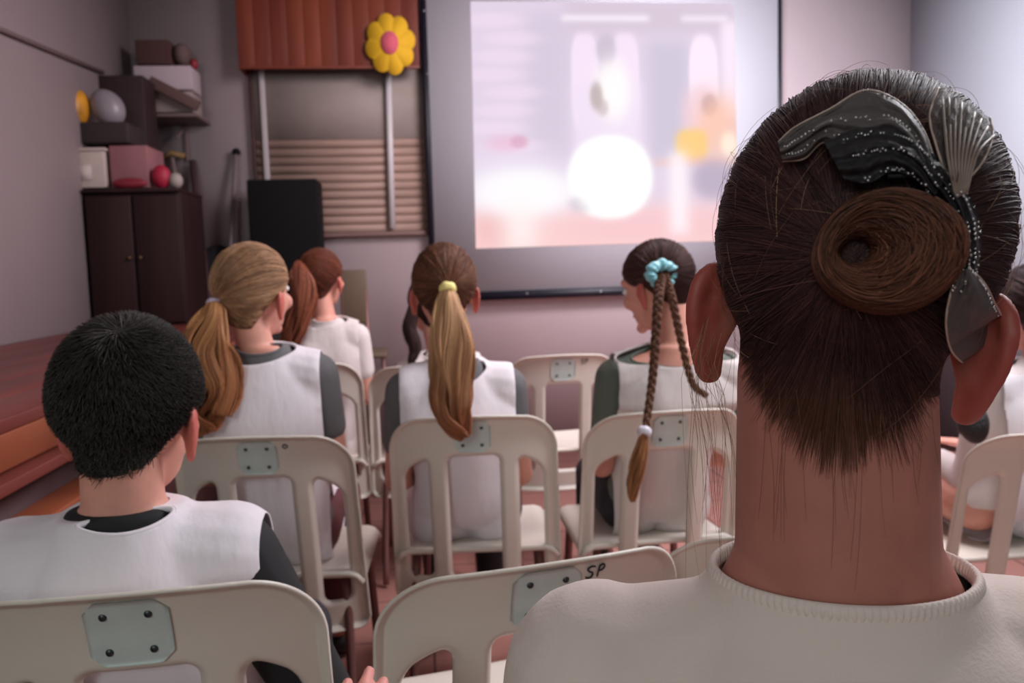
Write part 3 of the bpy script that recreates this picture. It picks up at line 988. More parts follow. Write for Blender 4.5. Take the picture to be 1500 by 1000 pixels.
# projected picture, painted as soft shapes of light
p_bl, p_br, p_tl, p_tr = q(697, 364, SY), q(1082, 352, SY), q(689, 2, SY), q(1075, 5, SY)
NXp, NYp = 240, 220
G = quad_grid(p_bl, p_br, p_tl, p_tr, NXp, NYp, SY - 0.003)
U, Vv = np.meshgrid(np.linspace(0, 1, NXp), np.linspace(0, 1, NYp))
PX = 690 + 386 * U; PYY = 363 - 360 * Vv
img = np.zeros((NYp, NXp, 3)); img[:] = (226, 210, 230)
def blend(mask, col, k=1.0):
    global img
    mk = np.clip(mask * k, 0, 1)[..., None]
    img = img * (1 - mk) + np.array(col, float) * mk
def sg(x): return 1 / (1 + np.exp(-np.clip(x, -40, 40)))
def gb(cx, cy, rx, ry, p_=2.0, soft=0.25):
    d = (np.abs((PX - cx) / rx) ** p_ + np.abs((PYY - cy) / ry) ** p_) ** (1 / p_)
    return sg((1 - d) / soft * 4)
def bx_(x0, x1, y0, y1, s=4.0):
    return sg((PX - x0) / s) * sg((x1 - PX) / s) * sg((PYY - y0) / s) * sg((y1 - PYY) / s)
blend(bx_(770, 830, 20, 230, 8), (212, 200, 220))
blend(bx_(825, 1076, 0, 48, 5), (214, 198, 214))
for yy in range(30, 230, 26):
    blend(gb(720 + (yy % 3) * 14, yy, 40, 10, 2, 0.8), (244, 222, 242), 0.6)
blend(bx_(820, 948, 22, 30, 2), (250, 240, 252)); blend(bx_(996, 1066, 22, 30, 2), (246, 234, 248))
blend(bx_(945, 1005, 60, 240, 6), (206, 196, 216))
for cx in (852, 912):
    blend(gb(cx, 120, 20, 72, 3.5, 0.14), (246, 226, 246))
blend(bx_(834, 934, 120, 230, 4), (240, 224, 244), 0.9)
blend(gb(884, 72, 14, 22, 2, 0.5), (200, 186, 202), 0.8)
blend(gb(1028, 120, 22, 70, 3.0, 0.14), (252, 234, 250))
blend(bx_(1056, 1080, 30, 175, 3), (250, 232, 248))
blend(bx_(690, 800, 235, 300, 16), (244, 236, 250))
blend(gb(735, 208, 26, 12, 2, 0.9), (236, 190, 214), 0.7)
blend(gb(755, 206, 12, 9, 2, 0.6), (214, 160, 184), 0.6)
blend(sg((PYY - 305) / 10), (250, 206, 206))
blend(gb(720, 330, 26, 30, 2, 0.8), (238, 180, 180), 0.6)
blend(gb(960, 335, 120, 22, 2, 0.9), (244, 196, 202), 0.6)
blend(gb(760, 282, 78, 34, 2, 0.7), (255, 252, 255))
blend(bx_(732, 775, 290, 370, 10), (255, 246, 244))
blend(gb(892, 132, 26, 44, 2, 0.7), (255, 250, 250))
blend(gb(868, 140, 9, 20, 2, 0.6) , (176, 160, 158), 0.75)
blend(gb(877, 157, 8, 12, 2, 0.7), (190, 172, 172), 0.6)
blend(gb(1022, 168, 28, 42, 2, 0.5), (240, 206, 216), 0.8)
blend(gb(1036, 155, 12, 16, 2, 0.6), (170, 140, 150), 0.7)
blend(gb(1050, 190, 34, 48, 2, 0.8), (252, 196, 168), 0.8)
blend(gb(1008, 215, 24, 24, 3, 0.4), (254, 206, 120), 0.9)
blend(gb(1064, 215, 12, 18, 2, 0.8), (255, 240, 220), 0.9)
blend(gb(1010, 240, 60, 8, 2, 0.8), (250, 190, 170), 0.5)
blend(gb(1040, 268, 34, 30, 2, 0.6), (178, 164, 186), 0.8)
blend(bx_(974, 1000, 225, 350, 5), (255, 244, 250))
blend(gb(886, 262, 62, 62, 2.2, 0.14), (255, 255, 255))
blend(gb(842, 300, 16, 12, 2, 0.8), (206, 194, 206), 0.6)
blend(gb(888, 258, 56, 58, 2.2, 0.2), (255, 255, 255))
lin = np.where(img / 255 <= 0.04045, img / 255 / 12.92, ((img / 255 + 0.055) / 1.055) ** 2.4)
idx = np.arange(NXp * NYp).reshape(NYp, NXp)
Fp = np.stack([idx[:-1, :-1], idx[:-1, 1:], idx[1:, 1:], idx[1:, :-1]], -1).reshape(-1, 4)
mp_ = bpy.data.materials.new('projected_light'); mp_.use_nodes = True
nt = mp_.node_tree; b_ = nt.nodes['Principled BSDF']
at_ = nt.nodes.new('ShaderNodeAttribute'); at_.attribute_name = 'Col'
b_.inputs['Base Color'].default_value = (0.5, 0.5, 0.5, 1)
nt.links.new(at_.outputs['Color'], b_.inputs['Emission Color']); b_.inputs['Emission Strength'].default_value = 1.0
b_.inputs['Base Color'].default_value = (0.02, 0.02, 0.02, 1); b_.inputs['Specular IOR Level'].default_value = 0.0
pm = np_mesh('picture', G.reshape(-1, 3), Fp, lin.reshape(-1, 3))
link_obj('picture', pm, mp_, scr, smooth=False)

# ------------------------------------------------------------------ left corner clutter
def boxpx(name, x0, x1, y0, y1, Y, dep, m, label=None, cat=None, bev=0.004, rot=0.0, parent=None, group=None):
    """box whose front face covers this part of the view at depth Y"""
    a_, b2 = at(x0, (y0 + y1) / 2, Y), at(x1, (y0 + y1) / 2, Y)
    t_, l_ = at((x0 + x1) / 2, y0, Y), at((x0 + x1) / 2, y1, Y)
    c = np.array([(a_[0] + b2[0]) / 2, Y + dep / 2, (t_[2] + l_[2]) / 2])
    o = box(name, (0, 0, 0), (abs(b2[0] - a_[0]), dep, abs(t_[2] - l_[2])), m, parent, bev, None)
    if parent is None:
        o.location = c; o.rotation_euler = (0, rot, 0)
    if label: tag(o, label, cat, group)
    return o, c

CY = YP + 0.02
ca = at(104, 275, CY); cb = at(262, 275, CY)
cz0, cz1 = zt, at(180, 276, CY)[2]
cx0 = max(XL + 0.01, ca[0]); cx1 = cb[0]
cab = empty('cabinet', ((cx0 + cx1) / 2, CY + 0.2, cz0), 'dark red-brown wooden cabinet standing on the platform in the corner', 'cabinet')
M_cab = wood_mat('dark_mahogany', srgb(32, 12, 14), srgb(44, 18, 19), 6, 0.6)
box('body', ((cx0 + cx1) / 2, CY + 0.215, (cz0 + cz1) / 2 - 0.01), (cx1 - cx0, 0.41, cz1 - cz0 - 0.02), M_cab, cab, 0.004)
box('top', ((cx0 + cx1) / 2, CY + 0.205, cz1 - 0.01), (cx1 - cx0 + 0.0, 0.45, 0.02), M_cab, cab, 0.004)
wd = (cx1 - cx0) / 2
for k in range(2):
    d_ = box('door', (cx0 + wd * (k + 0.5), CY - 0.001, (cz0 + cz1) / 2 - 0.01), (wd - 0.012, 0.018, cz1 - cz0 - 0.05), M_cab, cab, 0.004)
    obj('knob', ellipsoid((cx0 + wd + (k - 0.5) * 0.05, CY - 0.018, (cz0 + cz1) / 2), (0.01, 0.01, 0.01)), mat('brass', srgb(96, 70, 50), 0.4, metal=0.7), d_)

def sit(name, x0, x1, y0, y1, Y, dep, m, label, cat, base=None, **kw):
    o, c = boxpx(name, x0, x1, y0, y1, Y, dep, m, label, cat, **kw)
    return o, c

M_cardw = mat('pale_card', srgb(186, 168, 160), 0.8, vary=0.1, vscale=12)
M_cardp = mat('pink_card', srgb(142, 92, 96), 0.8, vary=0.12, vscale=8)
M_card = mat('dark_card', srgb(44, 30, 32), 0.8)
o, _ = sit('storage_box', 103, 153, 218, 275, CY + 0.02, 0.28, M_cardw, 'pale box with a lighter label at the left end of the cabinet top', 'box')
boxL = o
obj('lid', box_vf(_ + [0, -0.003, 0.088], (0.175, 0.292, 0.014), 0.003), M_cardw, None)
bpy.data.objects['lid'].parent = boxL; bpy.data.objects['lid'].matrix_parent_inverse = Matrix.Translation(Vector(-_))
obj('box_label', box_vf(_ + [-0.02, -0.142, -0.02], (0.075, 0.004, 0.07)), mat('label_paper', srgb(186, 170, 166), 0.8), None)
bpy.data.objects['box_label'].parent = boxL; bpy.data.objects['box_label'].matrix_parent_inverse = Matrix.Translation(Vector(-_))
sit('cardboard_box', 161, 217, 213, 275, CY + 0.04, 0.26, M_cardp, 'dusty pink cardboard box in the middle of the cabinet top', 'box')
sit('suitcase', 97, 188, 178, 210, CY + 0.05, 0.26, M_card, 'flat black case lying on the pale box on the cabinet', 'case', bev=0.012)
sit('crate', 142, 214, 110, 274, CY + 0.33, 0.2, mat('dark_crate', srgb(40, 18, 20), 0.7), 'tall dark brown crate at the back of the cabinet against the wall', 'crate')
def blobby(name, c, rad, m, label, cat, seed=1, amp=0.15, f=22, rot=None, flat=None):
    rad = np.asarray(rad) * KS
    if flat: flat *= KS
    V, F = ellipsoid((0, 0, 0), rad, None, 40, 26)
    V = V * (1 + amp * waves(V, seed, f, 5))[:, None]
    if rot is not None: V = V @ rot.T
    if flat is not None: V[:, 2] = np.maximum(V[:, 2], -flat)
    o = link_obj(name, np_mesh(name, V, F), m)
    o.location = c
    return tag(o, label, cat)
blobby('yellow_bag', at(108, 158, CY + 0.1), (0.060, 0.07, 0.072), mat('yellow_plastic', srgb(206, 140, 38), 0.5, vary=0.5, vscale=14), 'crumpled yellow and brown plastic bag on the black case', 'bag', 3, flat=0.066)
blobby('white_bag', at(157, 158, CY + 0.12), (0.068, 0.06, 0.082), mat('grey_plastic', srgb(130, 120, 126), 0.4), 'pale grey rounded bag beside the yellow one on the case', 'bag', 4, 0.07, rot=Rm(0, 0, -0.5), flat=0.068)
# small red toys
for (x, y, c_, rr, lab) in ((234, 224, srgb(156, 20, 50), (0.04, 0.035, 0.05), 'bright red rounded cup at the right end of the cabinet top'),
                       (190, 262, srgb(120, 22, 40), (0.07, 0.02, 0.022), 'dark red cloth bundle lying in front of the pink box'),
                       (257, 262, srgb(150, 138, 132), (0.03, 0.03, 0.035), 'small grey jar at the right corner of the cabinet top')):
    blobby({'cup': 'cup', 'bundle': 'cloth_bundle', 'jar': 'jar'}[[w for w in ('cup', 'bundle', 'jar') if w in lab][0]], (lambda q_: np.array([q_[0], q_[1], cz1 + rr[2] * KS * 0.98]))(at(x, y, CY + 0.005 if x == 190 else CY + 0.06)), rr, mat('toy_' + lab[:8], c_, 0.6), lab, [w for w in ('cup', 'bundle', 'jar') if w in lab][0].replace('bundle', 'cloth'), 5 + int(x), 0.08)

# wall shelf with boxes
WS = WY - 0.30
shz = at(240, 168, WS)[2]
sa, sb = at(200, 168, WS)[0], at(288, 168, WS)[0]
sh = empty('wall_shelf', ((sa + sb) / 2, WY - 0.15, shz), 'small grey wall shelf above the cabinet holding boxes', 'shelf')
box('board', ((sa + sb) / 2, WY - 0.15, shz), (sb - sa, 0.29, 0.018), mat('shelf_grey', srgb(104, 84, 82), 0.6), sh, 0.003)
box('bracket', ((sa + sb) / 2 + 0.02, WY - 0.02, shz - 0.11), (0.018, 0.018, 0.2), mat('shelf_grey', srgb(104, 84, 82), 0.6), sh, 0.003)
box('bracket', ((sa + sb) / 2 + 0.02, WY - 0.12, shz - 0.06), (0.014, 0.2, 0.014), mat('shelf_grey', srgb(104, 84, 82), 0.6), sh, 0.003, Rm(0, 0.5, 0))
sit('book', 210, 282, 134, 164, WS + 0.05, 0.2, mat('book_grey', srgb(150, 132, 130), 0.8), 'stack-worn grey folder lying on the wall shelf', 'folder', rot=0.0)
o, _ = sit('roof_tile', 214, 292, 128, 144, WS - 0.02, 0.05, mat('brown_folder', srgb(92, 66, 62), 0.8), 'narrow brown strip leaning down across the shelf front', 'strip', rot=0.5)
o.name = 'wooden_strip'
sit('shoe_box', 196, 280, 96, 131, WS + 0.04, 0.2, mat('lilac_box', srgb(176, 158, 164), 0.8), 'pale lilac shoe box on top of the grey folder', 'box')
sit('toy_chest', 198, 248, 58, 94, WS + 0.06, 0.16, mat('brown_basket', srgb(70, 42, 40), 0.9, bump=0.5, bscale=80), 'dark brown basket on top of the lilac box', 'basket')
bpy.data.objects['toy_chest'].name = 'basket'
blobby('cloth_bundle', at(267, 82, WS + 0.14), (0.045, 0.06, 0.055), mat('grey_brown_cloth', srgb(96, 74, 72), 0.9), 'grey-brown crumpled cloth at the right of the basket', 'cloth', 9, 0.2)
blobby('ball', at(284, 94, WS + 0.16), (0.020, 0.022, 0.026), mat('red_ball', srgb(130, 26, 40), 0.6), 'small dark red ball at the right end of the shelf boxes', 'ball', 10, 0.03)

# poles leaning in the corner
def pole(name, top, bot, Y0, Y1, r, m, label, knob=False, cross=None):
    A, B = at(top[0], top[1], Y0), at(bot[0], bot[1], Y1)
    d = B - A
    B = A + d * ((A[2] - zt - 0.02) / (A[2] - B[2]))     # carried on to the ledge
    root = empty(name, (B[0], B[1], zt), label, 'pole')
    obj('shaft', tube(np.array([A, (A + B) / 2, B]), r, 10), m, root)
    if knob: obj('knob', ellipsoid(A, (0.024, 0.024, 0.024)), M_blackpl, root)
    if cross: obj('handle', tube(np.array([A + [-0.05, 0, 0.0], A + [0, -0.01, 0.03], A + [0.07, 0, 0.01]]), 0.016, 8), cross, root)
    return root
pole('pole', (252, 232), (278, 392), 4.90, 4.66, 0.015, mat('pale_stick', srgb(134, 114, 112), 0.5), 'pale pole with a yellow top leaning just right of the cabinet', cross=mat('yellow_brown', srgb(130, 100, 62), 0.8))
pole('pole', (282, 236), (293, 334), 4.90, 4.78, 0.02, mat('dark_stick', srgb(70, 50, 54), 0.5), 'dark pole leaning between the two pale poles in the corner')
pole('pole', (346, 223), (339, 345), 4.90, 4.76, 0.015, mat('grey_stick', srgb(120, 104, 106), 0.5), 'thin grey pole with a black knob on its top', knob=True)

# rounded black bag behind the poles' feet, tall black case
xl1 = at(360, 440, 4.6)[0]
lc = empty('low_cupboard', ((cx0 + xl1) / 2, 4.65, 0), 'low dark cupboard along the front wall carrying the cabinet and the black bag', 'cupboard')
box('body', ((XL + 0.01 + xl1) / 2, (YP + 0.01 + WY) / 2, (zt - 0.022) / 2), (xl1 - XL - 0.02, WY - YP - 0.03, zt - 0.024), M_cab, lc, 0.004)
box('top', ((XL + 0.01 + xl1) / 2, (YP + 0.008 + WY) / 2, zt - 0.011), (xl1 - XL - 0.014, WY - YP - 0.014, 0.022), M_stage, lc, 0.004)
bz = at(318, 392, 4.76)
blobby('sports_bag', (bz[0], WY - 0.075, zt + 0.175), (0.19, 0.055, 0.20), mat('black_bag', srgb(30, 26, 32), 0.7), 'rounded black bag on the low cupboard behind the poles', 'bag', 12, 0.05, flat=0.153)
spk, sc_ = boxpx('speaker_cabinet', 365, 468, 262, 420, 4.60, 0.24, M_blackpl, 'tall black loudspeaker box in front of the shuttered window', 'speaker', bev=0.01)
h_ = obj('handle', tube(spline([sc_ + [-0.05, -0.02, 0.26], sc_ + [-0.04, -0.02, 0.29], sc_ + [0.04, -0.02, 0.29], sc_ + [0.05, -0.02, 0.26]], 16), 0.006, 8), M_blackpl)
h_.parent = spk; h_.matrix_parent_inverse = Matrix.Translation(Vector(-sc_))
for o_ in (spk,):
    t_ = box('stand', (sc_[0], sc_[1], (sc_[2] - 0.27) / 2), (0.12, 0.12, sc_[2] - 0.27), M_blackpl)
    t_.parent = spk; t_.matrix_parent_inverse = Matrix.Translation(Vector(-sc_))

# ------------------------------------------------------------------ chairs
def chair_shell():
    """back panel with three slots, as a height field with rolled rims"""
    W2, ZT, ZB = 0.200, 0.78, 0.30
    nx, nz = 150, 180
    x = np.linspace(-0.212, 0.212, nx); z = np.linspace(ZB - 0.012, ZT + 0.012, nz)
    X, Z = np.meshgrid(x, z)
    def rbox(cx, cz, hx, hz, r):
        qx = np.abs(X - cx) - hx + r; qz = np.abs(Z - cz) - hz + r
        return np.minimum(np.maximum(qx, qz), 0) + np.hypot(np.maximum(qx, 0), np.maximum(qz, 0)) - r
    def f(X_, Z_):
        nonlocal X, Z
        X, Z = X_, Z_
        hw = W2 - 0.006 * np.clip((Z - 0.5) / 0.28, -1, 1)
        top = ZT - 0.016 * (X / W2) ** 2
        cz = (top + ZB) / 2; hz = (top - ZB) / 2
        r = np.where(Z > 0.55, 0.075, 0.03)
        qx = np.abs(X) - hw + r; qz = np.abs(Z - cz) - hz + r
        d = np.minimum(np.maximum(qx, qz), 0) + np.hypot(np.maximum(qx, 0), np.maximum(qz, 0)) - r
        # slots
        s0 = rbox(0, 0.525, 0.062, 0.155, 0.018)
        ztop = 0.672 - 0.035 * np.clip((np.abs(X) - 0.105) / 0.06, 0, 1) ** 1.6
        zc = (ztop + 0.37) / 2; hz2 = (ztop - 0.37) / 2
        def side(sg_):
            qx = np.abs(X - sg_ * 0.1345) - 0.0305 + 0.018; qz = np.abs(Z - zc) - hz2 + 0.018
            return np.minimum(np.maximum(qx, qz), 0) + np.hypot(np.maximum(qx, 0), np.maximum(qz, 0)) - 0.018
        return np.maximum.reduce([d, -s0, -side(-1), -side(1)])
    X0, Z0 = X.copy(), Z.copy()
    D = f(X0, Z0)
    # pull the vertices near the outline onto it
    hstep = max(x[1] - x[0], z[1] - z[0])
    Xn, Zn = X0.copy(), Z0.copy()
    for _ in range(4):
        d0 = f(Xn, Zn); e = 1e-4
        gx = (f(Xn + e, Zn) - d0) / e; gz = (f(Xn, Zn + e) - d0) / e
        g2 = gx * gx + gz * gz + 1e-9
        mv = (D > 0) | (np.abs(D) < 0.5 * hstep)
        near = np.abs(D) < 1.3 * hstep
        k = mv & near
        Xn = np.where(k, Xn - gx * d0 / g2, Xn); Zn = np.where(k, Zn - gz * d0 / g2, Zn)
    inside = D < 0.2 * hstep + 1e-6
    keepv = (D < 1.3 * hstep)
    cell = (keepv[:-1, :-1] & keepv[1:, :-1] & keepv[:-1, 1:] & keepv[1:, 1:])
    dmin = np.minimum.reduce([D[:-1, :-1], D[1:, :-1], D[:-1, 1:], D[1:, 1:]])
    dmax = np.maximum.reduce([D[:-1, :-1], D[1:, :-1], D[:-1, 1:], D[1:, 1:]])
    cell &= (dmin < -0.05 * hstep)
    id_ = np.arange(nx * nz).reshape(nz, nx)
    F = np.stack([id_[:-1, :-1][cell], id_[:-1, 1:][cell], id_[1:, 1:][cell], id_[1:, :-1][cell]], -1)
    used = np.unique(F); remap = -np.ones(nx * nz, int); remap[used] = np.arange(len(used))
    F = remap[F]
    Xu, Zu = Xn.ravel()[used], Zn.ravel()[used]
    du = np.minimum(f(Xu, Zu), 0)
    # outer rim rolled towards the rear, slot rims forward
    hwu = W2 - 0.006 * np.clip((Zu - 0.5) / 0.28, -1, 1)
    topu = ZT - 0.016 * (Xu / W2) ** 2
    r = np.where(Zu > 0.55, 0.075, 0.03)
    cz = (topu + ZB) / 2; hz = (topu - ZB) / 2
    qx = np.abs(Xu) - hwu + r; qz = np.abs(Zu - cz) - hz + r
    douter = -(np.minimum(np.maximum(qx, qz), 0) + np.hypot(np.maximum(qx, 0), np.maximum(qz, 0)) - r)
    yo = -0.016 * np.clip(1 - douter / 0.011, 0, 1) ** 0.8
    slot = np.clip(1 - (-du) / 0.007, 0, 1) * (douter > 0.02)
    yo = yo + 0.010 * slot
    Y = chair_bend(Xu, Zu) + yo
    V = np.stack([Xu, Y, Zu], -1)
    me = np_mesh('shell', V, [F])
    o = bpy.data.objects.new('tmp', me); C.objects.link(o)
    me2 = baked(o, [('SMOOTH', dict(iterations=1, factor=0.3)), ('SOLIDIFY', dict(thickness=0.0045, offset=0.0))])
    bpy.data.objects.remove(o)
    me2.name = 'backrest'
    return me2


def chair_bend(X, Z):
    return 0.050 * (np.abs(X) / 0.2) ** 2.2 - 0.17 * (Z - 0.43) - 0.015 * np.clip((Z - 0.70) / 0.08, 0, 1.2) ** 2


def chair_pt(x, z, off=0.0):
    return np.array([x, chair_bend(np.array(x), np.array(z)) - 0.0024 - off, z])


chair_data = {}


def make_chair_meshes():
    d = chair_data
    d['backrest'] = chair_shell()
    # seat: dished slab
    nx, ny = 30, 30
    x = np.linspace(-0.19, 0.19, nx); y = np.linspace(0.0, 0.39, ny)
    X, Y = np.meshgrid(x, y)
    w = 1 - 0.10 * (Y / 0.39)
    Xs = X * w
    Z = 0.43 - 0.014 * np.cos(X / 0.19 * PI / 2) * np.sin(PI * np.clip(Y / 0.39, 0, 1)) - 0.03 * np.clip((Y - 0.33) / 0.06, 0, 1) ** 2 - 0.02 * np.clip((np.abs(X) - 0.165) / 0.025, 0, 1) ** 2
    Yb = Y + 0.02
    V = np.stack([Xs, Yb, Z], -1).reshape(-1, 3)
    i = np.arange(nx * ny).reshape(ny, nx)
    F = np.stack([i[:-1, :-1], i[:-1, 1:], i[1:, 1:], i[1:, :-1]], -1).reshape(-1, 4)
    me = np_mesh('seat', V, [F]); o = bpy.data.objects.new('tmp', me); C.objects.link(o)
    d['seat'] = baked(o, [('SOLIDIFY', dict(thickness=0.012, offset=1.0))]); bpy.data.objects.remove(o)
    legs = []
    for sx in (-1, 1):
        for sy in (0, 1):
            if sy == 0: P = [(sx * 0.15, 0.34, 0.415), (sx * 0.16, 0.36, 0.2), (sx * 0.165, 0.385, 0.010)]
            else: P = [(sx * 0.15, 0.06, 0.415), (sx * 0.16, 0.02, 0.2), (sx * 0.165, -0.03, 0.010)]
            V, F = tube(spline(P, 8), 0.011, 10)
            legs.append(np_mesh('leg', V, F))
    d['legs'] = legs
    # plate with chamfered corners, following the curve
    hw, hh, ch = 0.042, 0.038, 0.013
    xs = np.linspace(-hw, hw, 17); zs = np.linspace(-hh, hh, 13)
    X, Z = np.meshgrid(xs, zs)
    # squash the corners
    over = np.maximum(0, (np.abs(X) - (hw - ch)) + (np.abs(Z) - (hh - ch)) - ch)
    X = X - np.sign(X) * over / 2; Z = Z - np.sign(Z) * over / 2
    ZZ = Z + 0.728
    Yf = chair_bend(X, ZZ) - 0.0024
    A = np.stack([X, Yf - 0.0035, ZZ], -1).reshape(-1, 3); B = np.stack([X, Yf + 0.001, ZZ], -1).reshape(-1, 3)
    i = np.arange(X.size).reshape(X.shape)
    Ff = np.stack([i[:-1, :-1], i[:-1, 1:], i[1:, 1:], i[1:, :-1]], -1).reshape(-1, 4)
    bl = np.concatenate([i[0, :], i[1:, -1], i[-1, -2::-1], i[-2:0:-1, 0]])
    n = X.size
    Fb = np.stack([bl, np.roll(bl, -1), np.roll(bl, -1) + n, bl + n], -1)
    d['plate'] = np_mesh('plate', np.concatenate([A, B]), [np.concatenate([Ff, Fb])])
    d['screws'] = []
    for sx in (-0.022, 0.022):
        for sz in (-0.021, 0.021):
            p0 = chair_pt(sx, 0.728 + sz, 0.004)
            V, F = ellipsoid(p0, (0.0042, 0.0022, 0.0042), None, 12, 8)
            d['screws'].append(np_mesh('screw', V, F))


make_chair_meshes()


def strokes(letters, x0, z0, h, r=0.0012):
    """handwritten strokes on the back of the chair"""
    G_ = {'S': [[(0.9, 0.95), (0.45, 1.0), (0.1, 0.8), (0.35, 0.55), (0.7, 0.4), (0.65, 0.1), (0.3, 0.0), (0.0, 0.1)]],
          'P': [[(0.15, 0.0), (0.2, 0.5), (0.3, 1.0)], [(0.25, 0.95), (0.65, 1.02), (0.85, 0.8), (0.65, 0.55), (0.25, 0.48)]],
          'A': [[(0.0, 0.0), (0.4, 1.0), (0.8, 0.0)], [(0.15, 0.4), (0.68, 0.4)]],
          'o': [[(0.3, 0.2), (0.0, 0.5), (0.4, 0.8), (0.8, 0.5), (0.4, 0.2)]]}
    out = []
    for k, c in enumerate(letters):
        for s_ in G_[c]:
            P = np.array([chair_pt(x0 + (k * 1.15 + a_) * h * 0.75, z0 + b2 * h, 0.0022) for a_, b2 in s_])
            out.append(tube(spline(P, 24), r, 6, True))
    return merge(out)


def make_chair(pos, rz, label, group='cream plastic chairs', text=None, zs=1.0, tx=0.062, th=0.016):
    root = empty('plastic_chair', pos, label, 'chair', group, rz)
    def add(name, me, m, parent, sm=True):
        o = bpy.data.objects.new(name, me); C.objects.link(o)
        if not me.materials: me.materials.append(m)
        if sm: me.polygons.foreach_set('use_smooth', np.ones(len(me.polygons), dtype=bool))
        o.parent = parent
        return o
    b = add('backrest', chair_data['backrest'], M_plastic, root)
    add('seat', chair_data['seat'], M_plastic, root)
    for l in chair_data['legs']: add('leg', l, M_steel, root)
    pl = add('plate', chair_data['plate'], M_plate, root, False)
    for s_ in chair_data['screws']: add('screw', s_, M_screw, pl)
    if text:
        V, F = strokes(text, tx, 0.744, th)
        add('handwriting', np_mesh('handwriting', V, F), M_ink, root)
    root.scale = (1, 1, zs)
    return root


def chair_at(px, py, Y, rz, label, **kw):
    """backrest top centre seen at px,py from depth Y"""
    p = at(px, py, Y)
    # the backrest's top centre lies at local (0, -0.0745, 0.78)
    c, s_ = math.cos(rz), math.sin(rz)
    off = np.array([0.0745 * s_ * 1.0, -0.0745 * c])
    return make_chair((p[0] - off[0], p[1] - off[1], 0), rz, label, zs=p[2] / 0.78, **kw), p

chairs = {}
def C_(key, *a_, **kw):
    r, p = chair_at(*a_, **kw)
    chairs[key] = (np.array(r.location), r.rotation_euler[2], p)
    print('CHAIR', key, [round(float(v), 3) for v in r.location], 'top z', round(float(p[2]), 3))

C_('boy', 176, 862, 0.84, 0.04, 'cream plastic chair under the boy with short dark hair, grey plate on its back')
C_('sp', 806, 818, 0.90, 0.20, 'empty cream plastic chair in front with SP written beside its pale plate', text='SP', tx=0.049)
C_('behind', 1185, 775, 1.00, 0.0, 'cream plastic chair hidden behind the near girl, bright corner at her neck', group='cream plastic chairs')
C_('left', 372, 638, 1.74, -0.10, 'cream plastic chair under the girl with the wavy golden ponytail', text='o', tx=0.055)
C_('mid', 690, 608, 1.82, -0.10, 'cream plastic chair under the girl with the long straight ponytail and yellow band')
C_('right', 985, 600, 1.80, 0.05, 'cream plastic chair under the girl with the long braid')
C_('plate3', 826, 519, 2.75, 0.0, 'unoccupied cream plastic chair against the pale wall below the screen', text='SP')
C_('row3l', 440, 532, 2.75, 0.0, 'cream plastic chair under the red-haired child ahead of the golden ponytail')
C_('row3m', 622, 534, 2.78, 0.0, 'cream plastic chair in front of the girl with the yellow hair band')
C_('far_right', 1560, 630, 1.62, 0.0, 'cream plastic chair cut by the right edge under the white-smocked child')

# ------------------------------------------------------------------ people
def rgb(r, g, b): return srgb(r, g, b)[:3]

# ---- the near girl
def near_girl():
    Y0 = 0.47
    hc = at(1243, 405, Y0); nb = at(1222, 858, 0.46)
    p = make_person('person', 'nearest person from behind, brown hair bun with grey organza ribbon, cream top', hc, nb, (nb[0] + 0.0, nb[1] - 0.10, 0.50),
                    s=1.08, head_s=0.97, ear_z=-0.012, hrot=(-0.50, 0.04, math.radians(8)), yaw=-0.16, sw=0.145, drop=0.057, trap_drop=0.62, trap_in=-0.040, neck_r=0.056, voxel=0.0030, skin=M_skin2, ear_flare=0.62, ear_s=1.15, smooth_it=5, trap=1.0)
    face_parts(p, M_lip)
    # top
    pr = p.torso(0.0075) + p.arm(-1, 0.010, 1.0, 0.5) + p.arm(1, 0.010, 1.0, 0.5)
    cutp = at(1235, 893, 0.40); sidep = at(1000, 840, 0.47)
    pl_, pr_, pb_ = at(1000, 838, 0.475), at(1408, 855, 0.45), at(1235, 898, 0.40)
    ncut = p.Rt @ norm(np.array([0.0, 0.0, 1.0]))
    garment(p, 'top', pr, M_cream, 0.0042, [(cutp, ncut), ((0, 0, 0.44), (0, 0, -1))], folds=0.0022, fseed=8, fscale=22, solid=0.002,
            collar=dict(cut=0, h=0.0055, w=0.0030, mat=M_cream, rib=0.22, ribs=110, n=440))
    # trousers
    garment(p, 'skirt', p.leg(-1, 0.012, 0.95, False) + p.leg(1, 0.012, 0.95, False) + [ellipsoid(p.hip, (0.15, 0.12, 0.09))], M_grey, 0.007, [], solid=0)
    return p

P1 = near_girl()
tieL = norm(np.array([0.10, -1.0, 0.05]))


